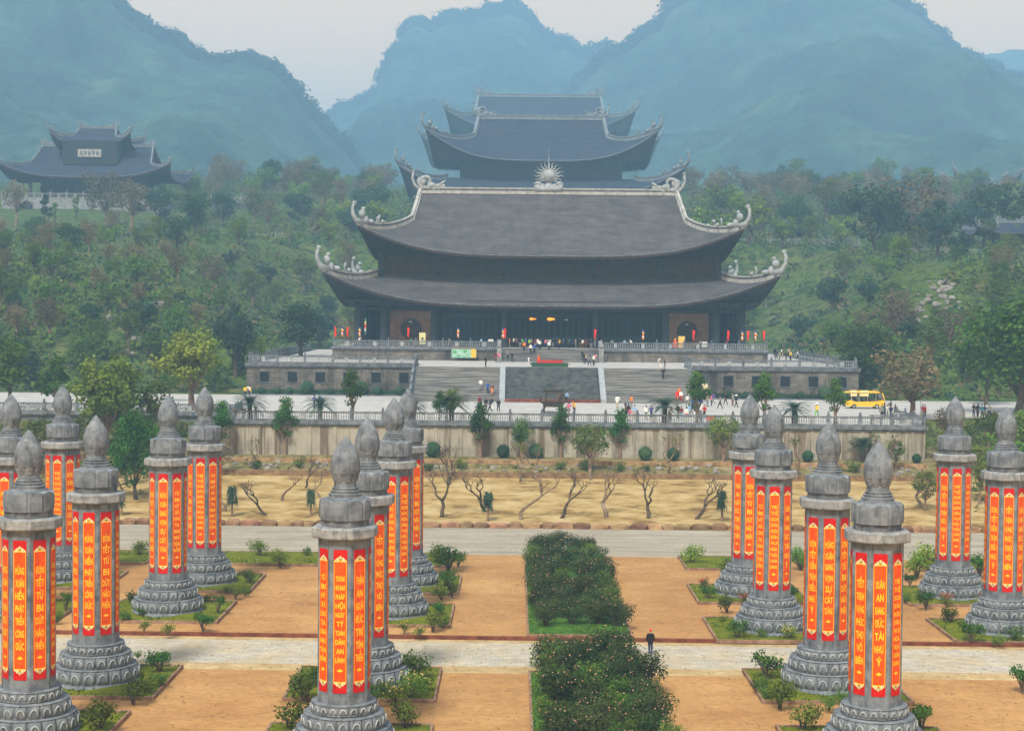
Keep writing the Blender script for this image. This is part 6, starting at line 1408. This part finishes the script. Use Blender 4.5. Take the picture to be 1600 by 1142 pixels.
for px, py, c, z, Y in [(819, 551, 'orange', 14.6, 283.9), (829, 553, 'white', 14.2, 283.0), (835, 553, 'blue', 14.2, 283.2), (843, 546, 'white', 14.9, 284.4), (858, 548, 'white', 14.7, 284.2), (800, 563, 'black', 13.0, 280.0), (793, 560, 'grey', 13.2, 281.0), (910, 560, 'black', 13.2, 281.0)]:
    p = V(px, py, Y); k = max(0, min(12, int((Y-280.6)/(4.4/13)))); z = 13.0+2.2*(k+1)/13 if Y > 280.6 else 13.0
    person((p.x, Y, z), c, K, 2, random.uniform(-.4, .4), 'on the porch steps', grp='people on the porch steps', h=1.0)
for px, c in [(548, K), (562, 'white'), (643, 'green'), (702, 'grey'), (752, 'light blue'), (765, 'white'), (769, 'white'), (956, 'grey'), (976, 'light blue'), (985, 'white'), (1056, 'orange'), (1094, 'grey'), (1135, 'red')]:
    p = V(px, 545, 286.4); person((p.x, 286.4, 15.21), c, K, 0, random.uniform(0, 6.28), 'behind the porch balustrade %s of the steps' % ('left' if px < 800 else 'right'), grp='people along the porch balustrade', h=1.0)
p = G(1016, 1022, .04)
person((p.x, p.y, .04), 'black', 'navy', 2, R(170), 'alone on the pale path wearing a red cap', hair='hair', h=.94, hat=('cap', 'bright red'), grp=None, coat=True)

# ------------------------------------------------------------------ electric sightseeing bus
p = G(1350, 638, 8.2); bus = thing('tour_bus', (p.x, p.y, 8.2), 'yellow open sided electric sightseeing bus parked before the terrace', 'bus', rz=0)
YEL = mat('bus_yellow', (.80, .46, .015), (.86, .52, .02), 3, .35); GL = mat('bus_glass', (.10, .13, .15), (.14, .17, .19), 2, .08)
def extr(pts, w0, w1, mt, nm, par, smooth=False):
    n = len(pts); b = MB(); b.add([(x, w0, z) for x, z in pts]+[(x, w1, z) for x, z in pts], [tuple(range(n)), tuple(range(2*n-1, n-1, -1))]+[(i, n+i, n+(i+1) % n, (i+1) % n) for i in range(n)]); return b.build(nm, mt, par)
def arch(cx, r=.36): return [(cx-r*math.cos(R(a)), .33+r*math.sin(R(a))) for a in range(0, 181, 30)]
pts = [(-2.75, .55), (-2.6, .33)]+arch(-1.6)+[(1.2, .33)]+arch(1.65)+[(2.5, .33), (2.78, .5), (2.78, 1.0), (2.55, 1.28), (1.5, 1.05), (-1.4, 1.0), (-2.0, 1.2), (-2.85, 1.18)]
for s in (-1, 1): extr(pts, s*.92-.04, s*.92+.04, YEL, 'side_panel', bus)
MB().box((0, 0, .62), (5.2, 1.76, .16)).build('floor', 'iron', bus)
extr([(2.5, .4), (2.82, .5), (2.82, 1.0), (2.55, 1.3), (2.45, 1.3)], -.88, .88, YEL, 'front_panel', bus); extr([(-2.78, .5), (-2.6, .4), (-2.3, .5), (-2.3, 1.15), (-2.85, 1.15)], -.88, .88, YEL, 'rear_panel', bus)
extr([(-2.9, 2.28), (-2.5, 2.25), (2.0, 2.25), (2.35, 2.1), (2.72, 1.3), (2.82, 1.3), (2.5, 2.2), (2.2, 2.42), (1.6, 2.5), (-1.6, 2.5), (-2.2, 2.42)], -.95, .95, YEL, 'roof', bus)
b = MB()
for x in (-2.0, -.9, .3, 1.5):
    for s in (-1, 1): b.box((x, s*.9, 1.65), (.07, .06, 1.25))
b.build('roof_post', 'ridge', bus)
extr([(2.32, 1.4), (2.62, 1.4), (2.28, 2.12), (2.2, 2.12)], -.8, .8, GL, 'windscreen', bus)
for x in (-1.9, -1.1, -.1, .9):
    b = MB().box((x, 0, .95), (.5, 1.5, .35)).box((x-.25, 0, 1.3), (.12, 1.5, .6)); b.build('seat', 'iron', bus)
for x, y, z in ((-.2, -.97, 2.45), (-1.7, -.97, 2.45), (-.2, -.97, 1.98), (-1.7, -.97, 1.98)): b = MB().box((x, y, z), (1.25 if x > -1 else .9, .05, .36)).build('sign_board', mat('sign_cream', (.80, .62, .25), (.85, .7, .35), 6, .6), bus)
for x in (-1.6, 1.65):
    for s in (-1, 1):
        w_ = MB(); w_.lathe([(.1, -.09), (.31, -.09), (.33, -.05), (.33, .05), (.31, .09), (.1, .09)], 18); w_.v = [(x+a, s*.86+c, .33+b_) for a, b_, c in w_.v]; wo = w_.build('wheel', 'iron', bus, True)
        w_ = MB(); w_.lathe([(.19, -.1), (.19, .1)], 14); w_.v = [(x+a, s*.87+c, .33+b_) for a, b_, c in w_.v]; w_.build('hub', 'ridge', wo)
for s in (-1, 1): MB().ball((2.82, s*.6, .85), .12, 10, sc=(.4, 1, 1)).build('headlight', paint((.8, .8, .75), .2), bus)
MB().box((.35, -.35, 1.25), (.3, .4, .8)).build('dashboard', 'iron', bus)
# ------------------------------------------------------------------ incense burner, signs, flags, benches
p = G(864, 650, 8.2); t = thing('incense_burner', (p.x, p.y, 8.2), 'large dark bronze incense burner with roof standing on the lower plaza', 'incense burner')
MB().box((0, 0, .2), (3.2, 1.6, .4)).box((0, 0, .5), (2.8, 1.3, .2)).build('plinth', 'stone_dark', t)
for sx in (-1, 1):
    for sy in (-1, 1): MB().tube([(sx*1.15, sy*.45, .5), (sx*1.2, sy*.5, .9), (sx*1.0, sy*.42, 1.3)], [.16, .12, .14], 8).build('leg', 'bronze', t)
MB().box((0, 0, 1.5), (2.6, 1.15, .6)).box((0, 0, 1.85), (2.8, 1.3, .12)).build('basin', 'bronze', t)
b = MB()
for sx in (-1, 1): b.tube([(sx*1.3, 0, 1.6), (sx*1.65, 0, 1.9), (sx*1.6, 0, 2.5), (sx*1.35, 0, 2.6)], .1, 7)
b.build('handle', 'bronze', t)
b = MB()
for sx in (-1, 1):
    for sy in (-1, 1): b.tube([(sx*.95, sy*.4, 1.9), (sx*.95, sy*.4, 2.9)], .07, 6)
b.build('roof_post', 'bronze', t)
b = MB(); b.grid(lambda u, v: ((2*u-1)*(1.6-.7*v), -(.85*(1-v)), 2.85+.4*v+.3*abs(2*u-1)**3*(1-v)), 16, 4); b.grid(lambda u, v: ((2*u-1)*(1.6-.7*v), (.85*(1-v)), 2.85+.4*v+.3*abs(2*u-1)**3*(1-v)), 16, 4); b.tube([(-1, 0, 3.3), (1, 0, 3.3)], .09, 6)
for sx in (-1, 1): b.tube([(sx*.9, 0, 3.3), (sx*1.2, 0, 3.4), (sx*1.25, 0, 3.65)], [.1, .08, .04], 5)
b.build('roof', 'bronze', t, True)
# red flower bed and orange offering table at the terrace edge
p = V(859, 571, 256.5); t = thing('flower_bed', (p.x, 256.8, 13.0), 'low green hedge bed with red flowers on the upper terrace edge', 'flower bed')
m_ = MB(); m_.box((0, 0, .3), (5.6, 1.2, .6)); m_.leaves([(x, 0, .5) for x in np.linspace(-2.7, 2.7, 22)], [.42]*22, 1500, .16, sq=.6); m_.build('hedge', 'f_dark', t)
MB().box((0, 0, .85), (4.0, .7, .35)).build('planter_box', paint((.45, .03, .02)), t); b = MB(); b.leaves([(x, 0, 1.08) for x in np.linspace(-1.9, 1.9, 14)], [.2]*14, 500, .1, sq=.5); b.build('blossom', 'petal_r', t)
t = thing('ornament', (p.x-1.7, 256.9, 13.0), 'orange flame shaped ornament at the left end of the red flower bed', 'ornament', sc=(.55, .55, .8)); MB().lathe([(.5, 0), (.5, .6), (.35, .7)], 10).build('pedestal', 'brick', t); MB().lathe([(.35, .7), (.5, 1.1), (.42, 1.6), (.2, 2.1), (.03, 2.5)], 10).build('body', 'orange', t, True)
def sign(px, py, Y, z, w_, h_, label, cols, post=.5):
    p = V(px, py, Y); t = thing('sign_board', (p.x, Y, z), label, 'sign'); 
    for s in (-1, 1): MB().box((s*(w_/2-.08), .06, (post+h_)/2), (.09, .09, post+h_)).build('post', 'iron', t)
    MB().box((0, 0, post+h_/2), (w_, .08, h_)).build('panel', cols[0], t); return t, p
t, p = sign(725, 545, 283.2, 13.0, 4.2, 1.5, 'map board with green site plan and a yellow text column', [paint((.25, .5, .38))], .55)
b = MB(); 
for k in range(9): MB().ball((-.35+random.uniform(-1.5, 1.2), -.06-k*.003, 1.3+random.uniform(-.5, .5)), random.uniform(.12, .32), 7, sc=(1.5, .05, .6)).build('map_area', paint((.10, .32, .10)), t)
b = MB(); b.tube([(-1.9, -.06, .8), (-1, -.06, 1.3), (0, -.06, 1.0), (1.0, -.06, 1.7)], .06, 4).tube([(-1.2, -.06, 1.9), (-.5, -.06, 1.2), (.6, -.06, .8)], .06, 4); b.build('map_path', paint((.6, .68, .7)), t)
b = MB().box((1.65, -.06, 1.3), (.85, .06, 1.45)); b.build('text_column', paint((.75, .45, .05)), t)
MB().box((-.1, .05, 2.2), (4.0, .35, .18)).build('hood', 'brick', t)
t, p = sign(660, 530, 286.2, 15.2, 1.1, 2.0, 'cream notice panel behind the porch balustrade at left', [paint((.62, .60, .30))], .5)
MB().ball((0, -.1, 1.5), .2, 8, sc=(1, .3, 1)).build('emblem', 'iron', t)
t, p = sign(1065, 530, 286.2, 15.2, 1.1, 2.0, 'yellow standing panel behind the porch balustrade at right', [paint((.78, .50, .12))], .3)
t, p = sign(1101, 620, 257.6, 8.35, .9, 1.9, 'tall cream poster stand at the foot of the right staircase', [paint((.66, .58, .38))], .4); MB().box((0, -.06, 1.0), (.6, .04, .7)).build('picture', paint((.25, .3, .4)), t)
t, p = sign(1101, 533, 286.3, 15.2, .9, .9, 'small white framed notice at the right brick panel', [paint((.6, .62, .6))], .5)
t, p = sign(1114, 656, 201.4, 8.2, 1.5, .5, 'small red and white barrier behind the right balustrade', [paint((.7, .12, .06))], .45)
p = G(1055, 655, 0) if 0 else V(1055, 535, 286.0); t = thing('statue', (p.x, 286.0, 15.2), 'orange robed statue standing left of the yellow panel', 'statue'); MB().lathe([(.42, 0), (.46, .5), (.35, 1.2), (.2, 1.55)], 12).build('robe', 'orange', t, True); MB().ball((0, 0, 1.75), .17, 10).build('head', 'gold', t, True)
def flag_kind(cols):
    def mk_():
        t = thing('flag', (0, 0, 0), 'x', 'flag'); MB().tube([(0, 0, 0), (0, 0, 2.3)], .025, 6).ball((0, 0, 2.33), .05, 6).build('pole', 'iron', t)
        b = MB(); b.grid(lambda u, v: (.05+.42*u*(1-.35*v)*.9, .10*math.sin(u*5+v*4), 2.2-1.5*v-.25*u), 8, 10)
        if len(cols) > 1: b.m = [min(len(cols)-1, (i//8)*len(cols)//10) for i in range(len(b.m))]
        b.build('cloth', [paint(c) for c in cols], t, True); return t
    return Kind(mk_)
FR = flag_kind([(.75, .03, .015)]); FB = flag_kind([(.04, .10, .35), (.8, .55, .05), (.7, .05, .02), (.75, .75, .7), (.8, .3, .03)])
for i, (px, red, at) in enumerate([(522, 1, 'at the porch left corner'), (533, 0, 'second from the porch left corner'), (541, 1, 'third from the porch left corner'), (560, 0, 'on the fourth post from the left corner'), (636, 1, 'before the left round window'), (714, 0, 'left of the porch steps'), (784, 0, 'at the left head of the porch steps'), (787, 1, 'at the left head of the porch steps'), (928, 1, 'at the right head of the porch steps'), (1003, 0, 'right of the porch steps'), (1082, 1, 'before the right round window'), (1136, 1, 'near the porch right columns'), (1158, 0, 'third from the porch right corner'), (1167, 1, 'second from the porch right corner'), (1179, 0, 'beside the porch right corner flag'), (1192, 1, 'at the porch right corner')]):
    p = V(px, 520, 285.0); (FR if red else FB).put((p.x, 285.0+(.0), 16.35), '%s flag %s' % ('red' if red else 'multicoloured', at), 'flags along the porch', random.uniform(-.5, .2), 1.05)
t = thing('flag', (V(571, 520, 290).x, 288, 15.2), 'tall hanging multicoloured banner between the left porch columns', 'flag'); MB().tube([(0, 0, 0), (0, 0, 5.0)], .04, 6).build('pole', 'iron', t); b = MB(); b.grid(lambda u, v: (.3*u, .05*math.sin(u*4+v*6), 4.9-2.8*v), 4, 10); b.m = [(i//4)*5//10 for i in range(len(b.m))]; b.build('cloth', [paint(c) for c in ((.04, .2, .2), (.6, .5, .2), (.55, .04, .02), (.5, .5, .5), (.05, .2, .2))], t)
# stone benches behind the balustrade, cart
for i, (px, nm) in enumerate([(373, 'at far left'), (1370, 'left of the seated group at right'), (1415, 'near the right end of the plaza')]):
    p = V(px, 655, 201.6); t = thing('bench', (p.x, 201.6 if i < 2 else 206, 8.2), 'small stone bench with a flat slab seat behind the balustrade %s' % nm, 'bench', 'stone benches'); MB().box((0, 0, 1.28), (1.7, .6, .12)).build('seat', 'brick' if i == 0 else 'stone_pale', t)
    for s in (-1, 1): MB().box((s*.55, 0, .61), (.3, .45, 1.22)).build('leg', 'stone', t)
# lamp posts / poles
for px, pyt, pyb, Y, nm in [(1178, 505, 540, 300, 'slender pale pole right of the temple porch'), (1331, 355, 385, 383, 'pale pole by the right slope balustrade'), (1438, 625, 665, 214, 'wooden stake pole beside the spreading tree at right'), (345, 320, 372, 383, 'pale pole behind the left slope balustrade')]:
    Y = FAR(Y); a = V(px, pyb, Y); c = V(px, pyt, Y); t = thing('lamp_post', (a.x, Y, a.z), nm, 'lamp post'); H_ = c.z-a.z; MB().tube([(0, 0, -1.5), (0, 0, H_)], [.09, .05], 7).build('pole', 'stone_pale', t); MB().tube([(0, 0, H_), (.3, 0, H_+.1), (.7, 0, H_+.05)], .04, 5).box((.75, 0, H_+.02), (.4, .15, .08)).build('lamp_head', 'stone_pale', t)
# timber props on the sand at left
for i, (x0, y0, x1, y1) in enumerate([(612/4+0, 772, 240, 752), (195, 776, 212, 752)]):
    a, c = drop(x0, y0), drop(x1, y1); c = Vector((c.x, a.y+.5, a.z+1.6)); o = MB().tube([a, c], .08, 6).build('timber_prop', 'bark'); tag(o, 'leaning timber prop on the sand by the lollipop tree, %s' % ('longer' if i == 0 else 'shorter'), 'timber')

# ------------------------------------------------------------------ labels that repeat: tell them apart by their order from left to right
from collections import defaultdict
bpy.context.view_layer.update()
ABBR = [('standing with a phone raised', 'phone raised'), ('brownish thin leaved tree', 'brownish tree'), ('dark green round tree', 'dark round tree'), ('mid green spreading tree', 'green spreading tree'), ('bright yellow green tree', 'bright yellow-green tree'), ('narrow column shaped tree', 'narrow columnar tree')]
for o in THINGS:
    for a_, b_ in ABBR: o['label'] = o['label'].replace(a_, b_)
dd = defaultdict(list)
for o in THINGS: dd[o['label']].append(o)
for lab, os_ in dd.items():
    if len(os_) > 1:
        os_.sort(key=lambda o: pxof(o.location)[0]); n = len(os_)
        for i, o in enumerate(os_):
            pre = 'leftmost' if i == 0 else 'rightmost' if i == n-1 else ordn(i+1)+' from left'
            o['label'] = lab+', '+pre+(' of '+num(n) if n < 12 and len(lab.split()) < 11 else '')
for o in THINGS:
    wds = o['label'].split()
    if len(wds) > 16:
        l2 = o['label'].replace(' and ', ', ', 1).replace('standing with a phone raised', 'phone raised').replace('standing with a forearm forward', 'forearm forward').replace('standing with one arm up', 'arm raised').replace('standing hand on hip', 'hand on hip').replace('at the ', 'at ').replace('in the ', 'in ').replace('of the ', 'of ').replace('on the ', 'on ').replace(' trousers', '', 1)
        o['label'] = l2
    if len(o['label'].split()) > 16: o['label'] = ' '.join(w_ for w_ in o['label'].split() if w_ not in ('the', 'top', 'coat'))
    if len(o['label'].split()) > 16: print('LONG', o['label'])
